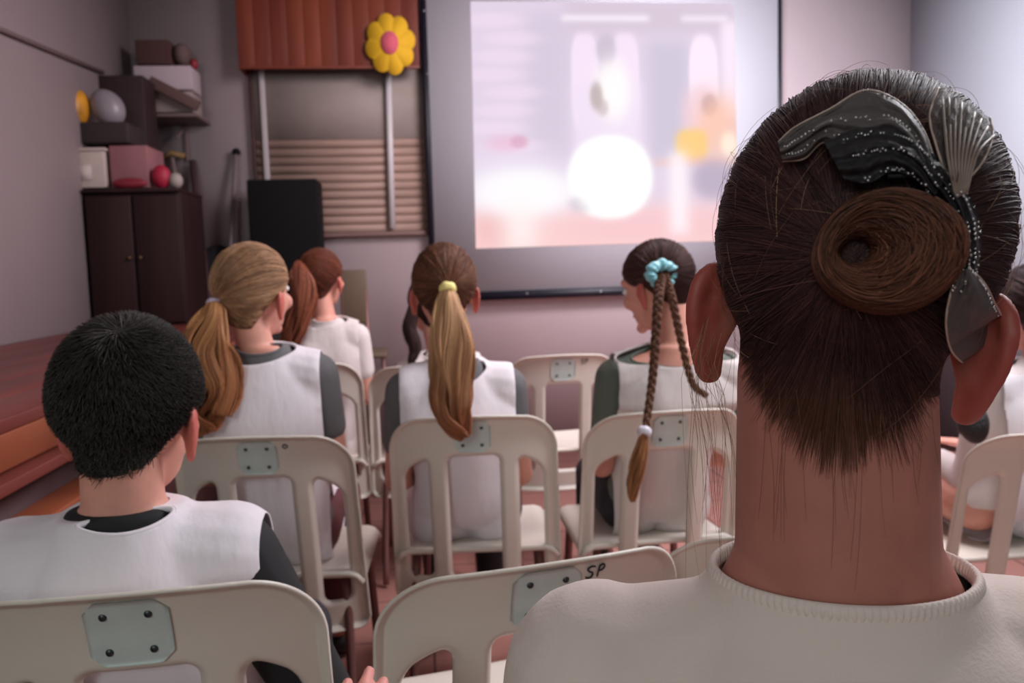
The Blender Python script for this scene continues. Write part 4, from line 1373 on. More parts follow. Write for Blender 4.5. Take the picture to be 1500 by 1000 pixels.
def near_hair(p):
    dark, red = rgb(40, 25, 30), rgb(92, 60, 57)
    def thick(D):
        # fuller at the crown and at the right rear, flat at the nape
        up_ = np.clip(D[..., 2], 0, 1)
        base = 0.0005 + 0.0055 * np.clip((D[..., 2] + 0.75) * 2.2, 0, 1)
        return base + 0.004 * up_ ** 1.5 + 0.004 * np.clip(D[..., 0], 0, 1) * np.clip(D[..., 2] + 0.3, 0, 1)
    cap = hair_cap(p, 'hair', M_hair, rgb(48, 28, 26), off=0.004, low=-0.62, seed=3, bumpy=0.0006, thick=lambda D: thick(D) - 0.002)
    # bun centre: found along the line of sight
    bc_dir = None
    bunW = at(1298, 368, p.hc[1] - 0.105)
    d = norm((bunW - p.hc) @ p.Rh); tie = d
    holeW = at(1243, 375, p.hc[1] - 0.10)
    tie = norm((holeW - p.hc) @ p.Rh)
    S = combed(p, 17000, tie, 21, off=0.004, N=18, low=-0.86, fade=0.22, lift=0.0016, thick=thick, jit=0.10, lump=0.0006, back_only=False)
    thin = np.clip((combed.D[:, 2:3] + 0.72) * 3.5, 0.42, 1)
    join_strands('combed_hair', [(S, thin * np.array([0.0001, 0.0002] + [0.0003] * 14 + [0.00028, 0.0002])[None], dark, red, None)], M_hair, cap)
    # nape hair: short, thin, wandering up
    r = np.random.default_rng(5)
    n = 2600
    az = PI + r.normal(size=n) * 0.42
    el = -0.58 - 0.30 * r.random(n) ** 1.5 * np.exp(-(az - PI) ** 2 * 2.5)
    D = np.stack([np.sin(az) * np.cos(el), np.cos(az) * np.cos(el), np.sin(el)], -1)
    S2 = slerp(D, tie, np.linspace(0, 0.35, 10))
    W = p.toworld(S2, 0.0015 + 0.004 * np.linspace(0, 1, 10)[None] * np.ones((n, 1)))
    strand_obj('nape_hair', W, np.array([0.00005] + [0.0001] * 7 + [0.0001, 0.0001]), rgb(60, 36, 32), rgb(110, 66, 50), M_hair, cap, 4)
    # bun: eccentric coil
    ax = norm(bunW - p.hc); ax = norm(ax * 0.4 + norm(-ray(1286, 372)) * 0.6)
    X = norm(np.cross(ax, [0, 0, 1])); 
    if np.dot(X, _r) < 0: X = -X
    Yb = np.cross(ax, X)
    if Yb[2] < 0: Yb = -Yb
    bc = bunW + ax * 0.004
    # loops of hair that all leave from and return to the dark hollow on the left of the bun
    RX, RZ, HM = 0.0315, 0.0285, 0.029
    Hx = -0.0165
    def surf(th, lam, q=1.0):
        ex, ey = RX * np.cos(th) * (1 + 0.05 * np.sin(2 * th + 0.6)), RZ * np.sin(th)
        x_ = Hx + lam * (ex - Hx); y_ = lam * ey
        side = 0.62 + 0.38 * np.cos(th)
        h = HM * (0.55 + 0.45 * side) * np.sqrt(np.clip(1 - ((lam - 0.62) / 0.43) ** 2, 0, 1)) * q
        return bunW + x_[..., None] * X + y_[..., None] * Yb + (h - 0.004)[..., None] * ax
    r_ = np.random.default_rng(31)
    n, N = 5200, 30
    lam0 = r_.uniform(0.16, 1.02, n)[:, None]
    t = np.linspace(0, 1, N)[None]
    th = r_.uniform(0, 2 * PI, n)[:, None] + (r_.uniform(0.35, 0.8, n)[:, None] * 2 * PI) * t
    lam = np.clip(lam0 + 0.10 * np.sin(th * 1.0 + r_.uniform(0, 6.28, n)[:, None]) + 0.03 * np.sin(th * 3 + lam0 * 40), 0.12, 1.045)
    ridge = 1 + 0.045 * np.sin(lam0 * 46 + th * 0.7)
    Pb = surf(th, lam, ridge * (0.97 + 0.07 * r_.random((n, 1)) + 0.10 * (r_.random((n, 1)) > 0.965)))
    bun = strand_obj('bun', Pb, np.array([0.0001] + [0.00030] * 28 + [0.0001]), rgb(40, 23, 23), rgb(138, 86, 66), M_hair, p.root, 8)
    TH, LM = np.meshgrid(np.linspace(0, 2 * PI, 60, endpoint=False), np.linspace(0.10, 1.05, 24), indexing='ij')
    core = surf(TH, LM, 0.955) - ax * 0.0012
    n1, n2 = TH.shape
    i = np.arange(n1)[:, None]; j = np.arange(n2 - 1)[None]
    F = np.stack([i * n2 + j, i * n2 + (j + 1), ((i + 1) % n1) * n2 + (j + 1), ((i + 1) % n1) * n2 + j], -1).reshape(-1, 4)
    V = core.reshape(-1, 3)
    link_obj('bun_core', np_mesh('bun_core', V, [F], np.tile(rgb(40, 24, 22), (len(V), 1))), M_hair, bun)
    # fly-away strands: over the crown, around the bun, beside the left ear
    fl = []
    n = 200
    D = scalp_dirs(n, 77, -0.3, 0.0, 0.6, False)
    r = np.random.default_rng(6)
    tgt = norm(D + 0.7 * norm(r.normal(size=D.shape)))
    S3 = slerp(D, tgt, np.linspace(0, 0.6, 9))
    o = thick(S3) + 0.003 + 0.007 * (r.random((len(D), 1)) ** 2) * np.sin(np.linspace(0, 2.6, 9))[None]
    fl.append((p.toworld(S3, o), np.array([0.00011] * 8 + [0.00006]), rgb(110, 76, 62), rgb(190, 150, 120), None))
    # wisps hanging in front of the left ear
    wi = []
    for k in range(26):
        x0 = 1000 + r.uniform(0, 62); 
        y1 = r.uniform(640, 860)
        A = at(1030 + r.uniform(-6, 30), 480 + r.uniform(-30, 40), p.hc[1] - 0.005)
        B = at(x0 + r.uniform(-12, 12), 580, p.hc[1] - 0.01)
        Cc = at(x0 + r.uniform(-10, 40), y1, p.hc[1] - 0.02)
        wi.append(spline([A, (A + B) / 2 + [r.uniform(-0.006, 0), 0, 0], B, (B + Cc) / 2 + [r.uniform(-0.004, 0.006), 0, 0], Cc], 9))
    fl.append((np.array(wi), np.array([0.00014] * 8 + [0.00007]), rgb(120, 84, 66), rgb(190, 150, 120), None))
    # lighter single hairs down the nape
    wi = []
    for k in range(46):
        x0 = 1245 + r.normal() * 75; y0 = r.uniform(470, 640)
        yE = y0 + r.uniform(90, 230)
        pts = []
        for t in np.linspace(0, 1, 5):
            Wp = at(x0 + 30 * t * r.uniform(-1, 1), y0 + (yE - y0) * t, p.hc[1])
            d_ = norm((Wp - CAM))
            pts.append((x0 + 26 * t * math.sin(k) + 5 * math.sin(t * 3 + k), y0 + (yE - y0) * t))
        wi.append(pts)
    # cast them onto the neck
    V = mesh_np(p.body.data)
    dg = bpy.context.evaluated_depsgraph_get()
    bvh = BVHTree.FromObject(p.body, dg)
    out = []
    for pts in wi:
        P = []
        for x_, y_ in pts:
            d_ = norm(ray(x_, y_)); hit = bvh.ray_cast(Vector(CAM), Vector(d_), 2.0)
            if hit[0] is None: break
            P.append(np.array(hit[0]) - d_ * 0.004)
        if len(P) == 5 and np.max(np.linalg.norm(np.diff(P, axis=0), axis=1)) < 0.05: out.append(spline(P, 9))
    if out: fl.append((np.array(out), np.array([0.0001] * 8 + [0.00005]), rgb(84, 54, 44), rgb(150, 108, 84), None))
    join_strands('loose_hair', fl, M_hair, cap)
    p.thick = thick
    return bc, ax, X, Yb, cap


BUN = near_hair(P1)


def ribbon(p, bun):
    bc, ax, X, Yb, cap = bun
    # surface proxy: the scalp with hair thickness, plus the bun
    NA, NE = 100, 60
    az = np.linspace(-PI, PI, NA, endpoint=False); el = np.linspace(-1.2, PI / 2 - 0.01, NE)
    D = np.stack([np.sin(az)[None] * np.cos(el)[:, None], np.cos(az)[None] * np.cos(el)[:, None], np.broadcast_to(np.sin(el)[:, None], (NE, NA))], -1)
    W = p.toworld(D, p.thick(D) + 0.008)
    V, F = rings_mesh(W)
    polys = F[0].tolist() + F[1].tolist()
    bvh = BVHTree.FromPolygons([tuple(v) for v in V], polys)
    def on(px, py, off=0.002):
        d = norm(ray(px, py)); h = bvh.ray_cast(Vector(CAM), Vector(d), 2.0)
        if h[0] is None:
            # off the silhouette: stay in the plane of the head's widest point
            return CAM + d * ((p.hc[1] - 0.02) / d[1])
        return np.array(h[0]) - d * off
    def organza(name, c, a_, rough=0.45):
        m = mat(name, c, rough, bump=0.25, bscale=500, spec=0.2)
        b = m.node_tree.nodes['Principled BSDF']; b.inputs['Alpha'].default_value = a_
        return m
    M_org = organza('grey_organza', srgb(88, 80, 79), 0.84)
    M_org2 = organza('dark_satin', srgb(40, 37, 40), 0.96, 0.5)
    M_edge = mat('ribbon_edge', srgb(176, 150, 138), 0.5)
    rb = empty('tmp_ribbon', (0, 0, 0), None, None); bpy.data.objects.remove(rb)
    def sheet(name, edgeA, edgeB, offA, offB, m, parent, pleats=5, amp=0.0025, n=44, k=22, seed=0, edge=True, bow=0.004):
        A = np.array([on(x, y, offA) for x, y in spline(edgeA, n)]); B = np.array([on(x, y, offB) for x, y in spline(edgeB, n)])
        v = np.linspace(0, 1, k)[None, :, None]
        S = A[:, None] * (1 - v) + B[:, None] * v
        u = np.linspace(0, 1, n)[:, None]; vv = np.linspace(0, 1, k)[None]
        toward = -norm(S - CAM)
        S = S + toward * (amp * np.sin(vv * pleats * 2 * PI + 1.2 * np.sin(u * 5 + seed) + seed) + bow * np.sin(PI * vv) + 0.0006 * np.sin(u * 37 + vv * 21))[..., None]
        idn = np.arange(n * k).reshape(n, k)
        F = np.stack([idn[:-1, :-1], idn[:-1, 1:], idn[1:, 1:], idn[1:, :-1]], -1).reshape(-1, 4)
        o = obj(name, (S.reshape(-1, 3), [F]), m, parent)
        if edge:
            obj('edge_thread', merge([tube(S[:, 0], 0.00055, 6), tube(S[:, -1], 0.00055, 6)]), M_edge, o)
        return o, S
    # knot band round the bun is the main part
    band, Sb = sheet('hair_ribbon', [(1300, 262), (1350, 262), (1388, 292), (1404, 345), (1404, 400), (1394, 432)],
                     [(1310, 205), (1372, 228), (1412, 270), (1436, 330), (1434, 390), (1420, 430)], 0.006, 0.003, M_org2, p.root, 3, 0.0018, bow=0.006, edge=False)
    w1, S1 = sheet('bow_loop', [(1140, 208), (1165, 186), (1215, 160), (1268, 132), (1318, 150), (1352, 190), (1374, 250)],
                   [(1146, 236), (1178, 232), (1210, 208), (1258, 240), (1300, 208), (1334, 228), (1358, 275)], 0.003, 0.005, M_org, p.root, 2.5, 0.003, bow=0.007)
    w2, S2 = sheet('bow_loop', [(1206, 206), (1250, 190), (1300, 186), (1345, 205), (1385, 262)],
                   [(1236, 262), (1272, 268), (1306, 252), (1340, 262), (1366, 292)], 0.008, 0.010, M_org2, p.root, 3, 0.002, bow=0.008, edge=False)
    w3, S3 = sheet('bow_tail', [(1402, 400), (1390, 440), (1386, 480), (1398, 520), (1442, 551)],
                   [(1420, 392), (1442, 415), (1455, 440), (1468, 478), (1444, 548)], 0.010, 0.008, M_org, p.root, 1.5, 0.003, bow=0.006)
    # upper right fan of frayed organza
    w4, S4 = sheet('bow_fan', [(1388, 262), (1372, 215), (1362, 170), (1375, 128)],
                   [(1412, 270), (1440, 236), (1454, 200), (1450, 172)], 0.006, 0.004, mat('sheer_organza', srgb(86, 74, 70), 0.6, bump=0.3, bscale=400, alpha=0.62), p.root, 4, 0.0035, bow=0.008)
    # fold lines in the fan
    fo = []
    for k in range(9):
        x1 = 1380 + k * 9.5; y1 = 128 + (k * 1.1) ** 1.9 * 0.9
        P = [on(1400 + k * 2, 290 - k, 0.010), on(1388 + k * 5.5, 225, 0.016), on(x1, y1 + 14, 0.008)]
        fo.append(tube(spline(P, 14), 0.0007, 6))
    obj('fold', merge(fo), mat('fold_thread', srgb(132, 112, 102), 0.5), w4)
    # glass beads sewn in rows
    r = np.random.default_rng(9)
    beads = []
    def brow(S, cols, rows, dens, off=0.0015):
        n, k = S.shape[:2]
        for c in cols:
            for u in np.arange(rows[0], rows[1], dens):
                a_ = int(u * (n - 1)); b_ = int(np.clip(c + 0.02 * r.normal(), 0, 1) * (k - 1))
                if r.random() < 0.25: continue
                P = S[a_, b_] - norm(S[a_, b_] - CAM) * off
                beads.append(ellipsoid(P, np.full(3, 0.00062 * r.uniform(0.7, 1.25)), None, 6, 5))
    brow(S1, (0.42, 0.75), (0.05, 0.9), 0.022)
    brow(S1, (0.03,), (0.5, 1.0), 0.03)
    brow(S2, (0.15, 0.5, 0.95), (0.2, 1.0), 0.024)
    brow(Sb, (0.25, 0.5, 0.75, 0.95), (0.35, 1.0), 0.024)
    brow(S3, (0.97,), (0.0, 0.75), 0.022)
    brow(S3, (0.05,), (0.0, 0.2), 0.03)
    bd = obj('beads', merge(beads), mat('glass_beads', srgb(200, 196, 196), 0.12, metal=0.7), band)
    bd['kind'] = 'stuff'


ribbon(P1, BUN)


# ---- smock helper
def dress(p, vest_mat, shirt_mat, neck_px, neck_n, sleeve=0.55, fore=0.0, vest=True, collar_mat=None, seed=1, vox=0.0055, vest_in=0.020, lower=None, shirt_neck=0.010, arm_cut=0.012, folds=0.0065):
    cutp = np.asarray(neck_px, float)
    n = norm(np.asarray(neck_n, float))
    # shirt with sleeves under the smock
    pr = p.torso(0.006)
    for sd in (-1, 1): pr += p.arm(sd, 0.006, sleeve, fore)
    cuts = [(cutp + n * shirt_neck, n), (p.hip + np.array([0, 0, 0.0]), (0, 0, -1))]
    if sleeve < 1.0:
        for i in (0, 1):
            S, E = p.sh[i], np.asarray(p.elbows[i])
            d = norm(E - S)
            cuts.append((S + (E - S) * sleeve, d, i))
    # sleeve planes would cut the torso as well, so the sleeves are closed capsules here
    cuts = cuts[:2]
    garment(p, 'shirt', pr, shirt_mat, vox, cuts, folds=0.002, fseed=seed, solid=0.0015,
            collar=dict(cut=0, h=0.006, w=0.0035, mat=collar_mat or shirt_mat))
    if vest:
        pr = p.torso(vest_in)
        pr += p.leg(-1, vest_in + 0.004, 0.62, False) + p.leg(1, vest_in + 0.004, 0.62, False)
        cuts = [(cutp, n)]
        for sd, sh_ in ((-1, p.sh[0]), (1, p.sh[1])):
            nn = p.Rt @ norm(np.array([sd, 0, 0.0]))
            cuts.append((sh_ + p.Rt @ np.array([sd * arm_cut, 0, 0]), nn))
        garment(p, 'smock', pr, vest_mat, vox, cuts, folds=folds, fseed=seed + 10, fscale=30, solid=0.002, aniso=(1.2, 1.2, 0.45),
                collar=dict(cut=0, h=0.004, w=0.003, mat=vest_mat))


M_legg = mat('dark_leggings', srgb(34, 30, 38), 0.8)
M_shoe = mat('dark_shoe', srgb(40, 36, 40), 0.5)


def trousers(p, m, shoes=True):
    for sd in (-1, 1):
        i = 0 if sd < 0 else 1
        if shoes:
            A = p.ank[i]
            link_obj('shoe', remesh([capsule(A + np.array([0, -0.01, -0.035]), 0.034 * p.s, A + p.Rt @ np.array([0, 0.12, 0]) * p.s - np.array([0, 0, 0.042]), 0.029 * p.s)], 0.006, 3), M_shoe, p.root)
    prm = p.leg(-1, 0.006) + p.leg(1, 0.006) + [ellipsoid(p.hip + np.array([0, 0.03, 0.0]), np.array([0.108, 0.070, 0.070]) * p.s)]
    garment(p, 'trousers', prm, m, 0.008, [((0, 0, 0.09), (0, 0, -1))], solid=0.0)


def short_hair(p, c1, c2, n, seed, low=-0.80, off=0.007):
    cap = hair_cap(p, 'hair', M_hairdull, c1, off=off * 0.45, low=low, side=0.0, front=0.75, seed=seed, bumpy=0.0012)
    r = np.random.default_rng(seed)
    D = scalp_dirs(n, seed, low, 0.0, 0.75, False)
    crown = norm(np.array([0.12, -0.55, 0.85]))
    tang = norm(D * 1.0 - crown * (D @ crown)[:, None] + 1e-4)
    sw = np.cross(D, tang)
    E = norm(D + 0.20 * tang + 0.06 * sw + 0.05 * r.normal(size=D.shape))
    S = slerp(D, E, np.linspace(0, 1, 5))
    fade = np.clip((D[:, 2] + 0.85) * 1.4, 0.45, 1)[:, None]
    o = (0.001 + off * np.linspace(0.1, 1.25, 5)[None] * fade * r.uniform(0.75, 1.15, (len(D), 1)))
    strand_obj('short_hairs', p.toworld(S, o), np.array([0.0006, 0.0006, 0.00055, 0.00045, 0.00015]), c1, c2, M_hairdull, cap, seed)
    return cap


# ---- boy at the left
def boy():
    cl, rz, top = chairs['boy']
    hc = at(194, 600, 1.02); nb = at(186, 788, 0.995)
    p = make_person('person', 'person at left with short dark hair, white smock over a black long-sleeved top', hc, nb, (cl[0] + 0.0, cl[1] + 0.165, 0.50),
                    s=0.98, head_s=0.98, hrot=(-0.12, -0.12, 0.03), sw=0.124, drop=0.030, neck_r=0.045, voxel=0.0045, skin=M_skin, ear_flare=0.45, ear_s=1.0, tw=1.0,
                    elbows=(nb + np.array([-0.20, 0.03, -0.26]), nb + np.array([0.225, -0.005, -0.235])))
    face_parts(p, M_lip)
    dress(p, M_white, M_black, at(190, 762, 0.945), (0.06, -0.30, 0.95), sleeve=1.0, fore=0.8, seed=4, shirt_neck=0.007, arm_cut=0.034)
    trousers(p, M_legg)
    short_hair(p, rgb(34, 30, 28), rgb(74, 68, 62), 19000, 12, low=-0.80, off=0.010)
    return p


boy()


def girl(label, head, neck, chair, hrot, seed, s=0.95, hs=0.98, sw=0.125, ears=True, drop=0.036, skin=M_skin, neck_r=0.040, voxel=0.0050, yaw=0.0, **kw):
    cl, rz, top = chairs[chair]
    hc = at(*head); nb = at(*neck)
    hip = (cl[0] * 0.7 + nb[0] * 0.3, cl[1] + 0.16, 0.50)
    p = make_person('person', label, hc, nb, hip, s=s, head_s=hs, hrot=hrot, sw=sw, drop=drop, neck_r=neck_r, voxel=voxel, skin=skin, yaw=yaw, ears=ears, **kw)
    face_parts(p, M_lip)
    return p


def tie_world(p, tie, off=0.02):
    return p.toworld(norm(np.asarray(tie, float))[None], np.array([off]))[0]


def ring_band(name, c, axis, R, r, m, parent, flat=1.0):
    axis = norm(axis); X = norm(np.cross(axis, [0.1, 0.2, 1.0])); Y = np.cross(axis, X)
    a = np.linspace(0, 2 * PI, 28, endpoint=False)
    n1, n2 = 28, 10
    b = np.linspace(0, 2 * PI, n2, endpoint=False)
    wob = 1 + 0.08 * np.sin(a * 5)
    ctr = c + R * (np.cos(a)[:, None] * X + np.sin(a)[:, None] * Y)
    rad = norm(ctr - c)
    V = ctr[:, None] + (r * wob)[:, None, None] * (np.cos(b)[None, :, None] * rad[:, None] + 1.6 * np.sin(b)[None, :, None] * axis)
    i = np.arange(n1)[:, None]; j = np.arange(n2)[None]
    F = np.stack([i * n2 + j, i * n2 + (j + 1) % n2, ((i + 1) % n1) * n2 + (j + 1) % n2, ((i + 1) % n1) * n2 + j], -1).reshape(-1, 4)
    return obj(name, (V.reshape(-1, 3), [F]), m, parent)


# ---- left girl, wavy golden ponytail
def left_girl():
    p = girl('person with a wavy golden ponytail and pale hair band at left, white smock, grey sleeves', (372, 428, 1.92), (392, 533, 1.90), 'left', (0.0, 0, 0), 20, hs=0.98,
             sw=0.118, s=0.95, yaw=-0.25) if False else \
        girl('person with a wavy golden ponytail and pale hair band at left, white smock, grey sleeves', (372, 428, 1.92), (385, 528, 1.90), 'left', (-0.45, 0.02, 0.06), 20, hs=0.98, sw=0.118)
    dress(p, M_white, M_grey, at(385, 520, 1.86), (0.0, -0.45, 0.9), sleeve=0.55, seed=21)
    trousers(p, mat('maroon_trousers', srgb(96, 48, 52), 0.8))
    c1, c2 = rgb(116, 80, 60), rgb(206, 162, 124)
    cap = hair_cap(p, 'hair', M_hair, rgb(104, 66, 46), off=0.006, low=-0.85, seed=2, bumpy=0.0006)
    T = at(328, 438, 1.86)
    tie = norm((T - p.hc) @ p.Rh)
    S = combed(p, 3600, tie, 51, off=0.008, N=13, low=-0.85, lift=0.004, back_only=False, lump=0.0012)
    strand_obj('combed_hair', S, 0.0007, c1, c2, M_hair, cap, 5)
    T = tie_world(p, tie, 0.014)
    pts = [T, at(312, 462, 1.82), at(300, 510, 1.80), at(318, 560, 1.79), at(300, 600, 1.79), at(312, 632, 1.79)]
    B = bundle(pts, [0.011, 0.030, 0.048, 0.050, 0.040, 0.014], 1700, 30, 61, wav=0.013, flat=0.8, fray=0.5)
    join_strands('ponytail', [(B, 0.00075, rgb(124, 74, 50), rgb(226, 168, 112), rgb(160, 98, 66))], M_hair, p.root)
    ring_band('hair_band', T + (np.array(pts[1]) - T) * 0.15, np.array(pts[1]) - T, 0.012, 0.0045, mat('lilac_band', srgb(206, 190, 214), 0.5), p.root)


left_girl()


# ---- middle girl, straight ponytail with yellow band
def mid_girl():
    p = girl('person with a long straight light-brown ponytail held by a yellow band, white smock', (651, 424, 1.98), (668, 548, 1.95), 'mid', (0.0, 0.03, 0.0), 30, hs=0.98, sw=0.122)
    dress(p, M_white, M_grey, at(672, 560, 1.88), (0.0, -0.62, 0.8), sleeve=0.55, seed=31)
    trousers(p, M_legg)
    c1, c2 = rgb(66, 40, 34), rgb(140, 92, 66)
    cap = hair_cap(p, 'hair', M_hair, rgb(62, 38, 34), off=0.006, low=-0.85, seed=2, bumpy=0.0006)
    T = at(655, 420, 1.88)
    tie = norm((T - p.hc) @ p.Rh)
    S = combed(p, 4200, tie, 71, off=0.008, N=13, low=-0.85, lift=0.004, back_only=False, lump=0.0012)
    strand_obj('combed_hair', S, 0.0007, c1, c2, M_hair, cap, 5)
    T = tie_world(p, tie, 0.016)
    pts = [T, at(656, 448, 1.835), at(660, 505, 1.80), at(662, 560, 1.79), at(662, 605, 1.785), at(684, 640, 1.78)]
    B = bundle(pts, [0.012, 0.030, 0.048, 0.044, 0.036, 0.010], 2100, 30, 81, wav=0.007, flat=0.55, fray=0.45)
    join_strands('ponytail', [(B, 0.00075, rgb(140, 94, 64), rgb(234, 190, 142), rgb(150, 90, 62))], M_hair, p.root)
    ring_band('hair_band', T + (np.array(pts[1]) - T) * 0.12, np.array(pts[1]) - T, 0.0135, 0.0065, mat('yellow_band', srgb(236, 222, 140), 0.6), p.root)


mid_girl()


# ---- right girl with braids
def braid_girl():
    p = girl('person with a long brown braid and turquoise scrunchie, head bowed left, grey-green sleeves', (962, 418, 2.00), (985, 520, 1.95), 'right', (0.62, -0.30, 0.0), 40, hs=0.98, sw=0.146, drop=0.05)
    dress(p, M_white2, M_greygreen, at(985, 530, 1.90), (0.0, -0.5, 0.86), sleeve=0.62, seed=41, arm_cut=0.004, shirt_neck=-0.006)
    trousers(p, M_legg)
    c1, c2 = rgb(44, 28, 32), rgb(96, 64, 56)
    cap = hair_cap(p, 'hair', M_hair, rgb(42, 28, 32), off=0.006, low=-0.8, seed=2, bumpy=0.0006)
    T = at(968, 402, 1.90)
    tie = norm((T - p.hc) @ p.Rh)
    S = combed(p, 3800, tie, 91, off=0.008, N=13, low=-0.8, lift=0.004, back_only=False, lump=0.001)
    strand_obj('combed_hair', S, 0.0007, c1, c2, M_hair, cap, 5)
    T = tie_world(p, tie, 0.014)
    def braid(name, pts, w, N, locks=90, wd=1.0, turns=7):
        P = spline(pts, N)
        Tn, X, Y = frames_along(P)
        # keep X roughly to the right of the view
        for k in range(N):
            x = _r - Tn[k] * np.dot(_r, Tn[k]); X[k] = norm(x); Y[k] = np.cross(Tn[k], X[k])
        s = np.linspace(0, 1, N); taper = (1 - 0.35 * s) * w
        sets = []
        for i in range(3):
            a = 2 * PI * (s * turns + i / 3)
            ctr = P + (np.sin(a) * taper)[:, None] * X + (np.sin(2 * a) * taper * 0.55)[:, None] * Y
            B = bundle(ctr[::1], np.full(8, 1.0), locks, N, 100 + i)
            # bundle used unit radius: rescale offsets to the lock radius
            off = B - spline(ctr, N)[None]
            B = spline(ctr, N)[None] + off * (taper * 0.62)[None, :, None]
            sets.append((B, 0.0007, rgb(66, 42, 36), rgb(132, 88, 66), None))
        return join_strands(name, sets, M_hair, p.root)
    end = at(944, 632, 1.70)
    pts = [T, at(964, 440, 1.84), at(960, 500, 1.80), at(955, 560, 1.765), at(946, 625, 1.71)]
    b = braid('braid', pts, 0.0085, 70)
    tail = bundle([at(944, 632, 1.705), at(938, 665, 1.70), at(930, 700, 1.70), at(926, 735, 1.70)], [0.007, 0.016, 0.015, 0.004], 420, 14, 120, wav=0.003, fray=0.4)
    strand_obj('braid_end', tail, 0.0007, rgb(120, 76, 52), rgb(190, 130, 86), M_hair, b, 3)
    ring_band('braid_band', end, np.array(pts[4]) - np.array(pts[3]), 0.010, 0.006, mat('clear_band', srgb(206, 200, 212), 0.25), p.root)
    pts2 = [T + np.array([0.01, 0, 0]), at(985, 440, 1.86), at(998, 500, 1.83), at(1014, 560, 1.80), at(1035, 580, 1.79)]
    braid('braid', pts2, 0.0075, 60, 70)
    # scrunchie: ruffled ring, turquoise
    axis = np.array(pts[1]) - T
    ax_ = norm(np.array([0.3, -1.0, 0.0])); X = norm(np.cross(ax_, [0, 0, 1])); Y = np.cross(ax_, X)
    a = np.linspace(0, 2 * PI, 72, endpoint=False); b2 = np.linspace(0, 2 * PI, 12, endpoint=False)
    ctr = T + np.array([0.004, 0, 0.004]) + 0.026 * (np.cos(a)[:, None] * X * 1.25 + np.sin(a)[:, None] * Y * 0.8)
    rad = norm(ctr - T)
    rr = 0.014 * (1 + 0.12 * np.sin(a * 7) + 0.10 * np.sin(a * 12 + 1))
    V = ctr[:, None] + rr[:, None, None] * (np.cos(b2)[None, :, None] * rad[:, None] + np.sin(b2)[None, :, None] * ax_)
    n1, n2 = 72, 12
    i = np.arange(n1)[:, None]; j = np.arange(n2)[None]
    F = np.stack([i * n2 + j, i * n2 + (j + 1) % n2, ((i + 1) % n1) * n2 + (j + 1) % n2, ((i + 1) % n1) * n2 + j], -1).reshape(-1, 4)
    obj('scrunchie', (V.reshape(-1, 3), [F]), mat('turquoise_satin', srgb(120, 184, 194), 0.3, sheen=0.3), p.root)


braid_girl()


# ---- children further forward
def front_children():
    # chestnut ponytail, left
    p = girl('red-haired person in the row ahead of the golden ponytail, pale smock', (472, 408, 2.95), (478, 480, 2.92), 'row3l', (-0.35, 0, 0), 50, hs=0.92, s=0.92, sw=0.10, voxel=0.006)
    dress(p, M_white2, M_white2, at(478, 474, 2.88), (0, -0.4, 0.9), sleeve=0.55, seed=51, vox=0.007)
    cap = hair_cap(p, 'hair', M_hair, rgb(78, 40, 32), off=0.006, low=-0.8, seed=2)
    T = at(440, 388, 2.90); tie = norm((T - p.hc) @ p.Rh)
    S = combed(p, 1500, tie, 131, off=0.008, N=10, low=-0.8, back_only=False)
    strand_obj('combed_hair', S, 0.0011, rgb(80, 40, 30), rgb(140, 78, 56), M_hair, cap, 5)
    B = bundle([tie_world(p, tie, 0.012), at(440, 405, 2.84), at(444, 440, 2.82), at(430, 480, 2.82), at(420, 520, 2.82)], [0.014, 0.036, 0.045, 0.040, 0.015], 700, 18, 141, wav=0.008)
    strand_obj('ponytail', B, 0.0012, rgb(96, 50, 38), rgb(164, 96, 70), M_hair, p.root, 3)
    # dark-haired child in front of the middle girl
    p = girl('dark-haired person mostly hidden by the person with the yellow hair band, pale smock', (628, 446, 3.05), (648, 528, 3.00), 'row3m', (0.25, 0, 0), 60, hs=0.98, s=0.95, sw=0.125, voxel=0.006)
    dress(p, M_white2, M_white2, at(648, 522, 2.95), (0, -0.4, 0.9), sleeve=0.55, seed=61, vox=0.007)
    cap = hair_cap(p, 'hair', M_hair, rgb(44, 30, 30), off=0.007, low=-0.85, seed=3)
    S = combed(p, 1200, norm(np.array([-0.3, -0.8, -0.4])), 151, off=0.008, N=10, low=-0.85, back_only=False)
    strand_obj('combed_hair', S, 0.0012, rgb(40, 26, 26), rgb(84, 58, 52), M_hair, cap, 5)
    B = bundle([at(606, 450, 2.98), at(600, 480, 2.96), at(608, 510, 2.95), at(600, 535, 2.94)], [0.02, 0.026, 0.022, 0.006], 420, 14, 161, wav=0.004)
    strand_obj('side_lock', B, 0.0012, rgb(36, 24, 24), rgb(70, 48, 44), M_hair, p.root, 3)
    # child at the right edge
    p = girl('dark-haired person in a white smock cut off by the right edge', (1512, 452, 1.86), (1530, 545, 1.82), 'far_right', (0.0, 0, 0), 70, hs=0.98, s=0.98, sw=0.135, voxel=0.006)
    dress(p, M_white, M_white2, at(1530, 545, 1.78), (0, -0.4, 0.9), sleeve=1.0, fore=0.6, seed=71, vox=0.007)
    cap = hair_cap(p, 'hair', M_hair, rgb(40, 30, 34), off=0.008, low=-0.85, seed=4)
    S = combed(p, 1200, norm(np.array([0.0, -0.9, -0.3])), 171, off=0.009, N=10, low=-0.85, back_only=False)
    strand_obj('combed_hair', S, 0.0010, rgb(40, 28, 30), rgb(84, 60, 56), M_hair, cap, 5)


front_children()

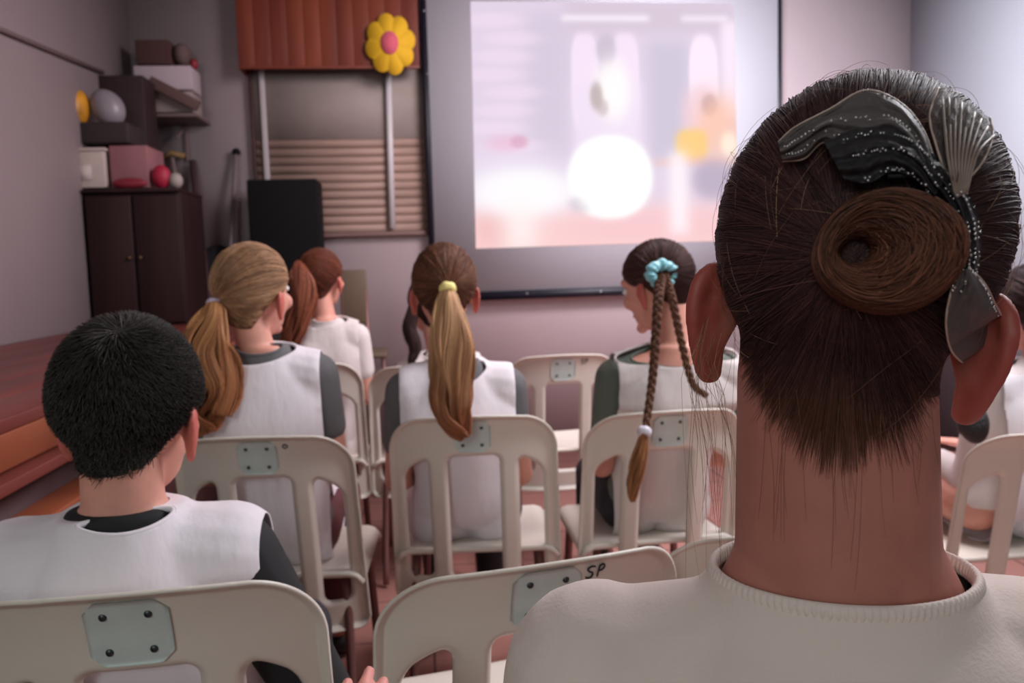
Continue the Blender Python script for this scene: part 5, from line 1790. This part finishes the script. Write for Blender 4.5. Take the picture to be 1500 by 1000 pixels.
# olive chair back against the wall
o, c_ = boxpx('olive_panel', 498, 538, 394, 470, 4.0, 0.02, mat('olive_plastic', srgb(96, 78, 62), 0.6), None, None, bev=0.008)
bpy.data.objects.remove(o)
oc = empty('olive_chair', (c_[0], 4.0, 0), 'small olive-brown chair by the wall beyond the red-haired person', 'chair')
x0_, x1_ = at(499, 430, 4.0)[0], at(538, 430, 4.0)[0]
ztp = at(518, 395, 4.0)[2]
M_ol = mat('olive_plastic', srgb(96, 78, 62), 0.6)
box('backrest', ((x0_ + x1_) / 2, 4.0, ztp - 0.13), (x1_ - x0_, 0.02, 0.26), M_ol, oc, 0.009)
box('seat', ((x0_ + x1_) / 2, 4.16, ztp - 0.42), (x1_ - x0_ + 0.16, 0.32, 0.025), M_ol, oc, 0.009)
for sx in (-1, 1):
    obj('leg', tube(np.array([[(x0_ + x1_) / 2 + sx * 0.055, 4.0, ztp - 0.1], [(x0_ + x1_) / 2 + sx * 0.06, 4.01, 0.005]]), 0.011, 8), M_steel, oc)
    obj('leg', tube(np.array([[(x0_ + x1_) / 2 + sx * 0.11, 4.3, ztp - 0.42], [(x0_ + x1_) / 2 + sx * 0.12, 4.31, 0.005]]), 0.011, 8), M_steel, oc)


# ---- hand at the bottom edge, resting on the front chair
def near_hand():
    tip = at(566, 940, 0.74)
    w = tip + np.array([-0.05, -0.10, -0.115])
    root = empty('person', (w[0] - 0.06, w[1] - 0.12, 0), 'person at the bottom edge, only pink fingertips touching the front chair', 'person')
    d = norm(tip - w)
    prims = hand_prims(w, d, norm(np.array([0.1, -0.8, 0.6])), None, 0.95, thumb=1, curl=0.55)
    e = w + np.array([-0.06, -0.12, -0.16])
    prims += [capsule(w + d * 0.01, 0.024, e, 0.035)]
    hm = remesh(prims, 0.003, 3)
    hc_ = np.tile(np.array(srgb(222, 150, 138), dtype=np.float32), (len(hm.vertices), 1))
    hm.color_attributes.new('Col', 'FLOAT_COLOR', 'POINT').data.foreach_set('color', hc_.ravel())
    link_obj('body', hm, M_skin, root)


near_hand()

# dark lump standing in for an arm or hand by the right-hand chair
cl_, rz_, top_ = chairs['far_right']
V, F = ellipsoid((0, 0, 0), (0.034, 0.03, 0.030), None, 40, 26)
V = V * (1 + 0.35 * waves(V, 3, 60, 5))[:, None] * [1.1, 0.7, 1]
o = link_obj('dark_arm_stand_in', np_mesh('dark_arm_stand_in', V, F), mat('dark_stand_in', srgb(34, 30, 34), 0.5, bump=0.6, bscale=200))
o.location = at(1424, 624, 1.60)
tag(o, 'crumpled dark shape standing in for an arm or hand near the right edge', 'cloth')
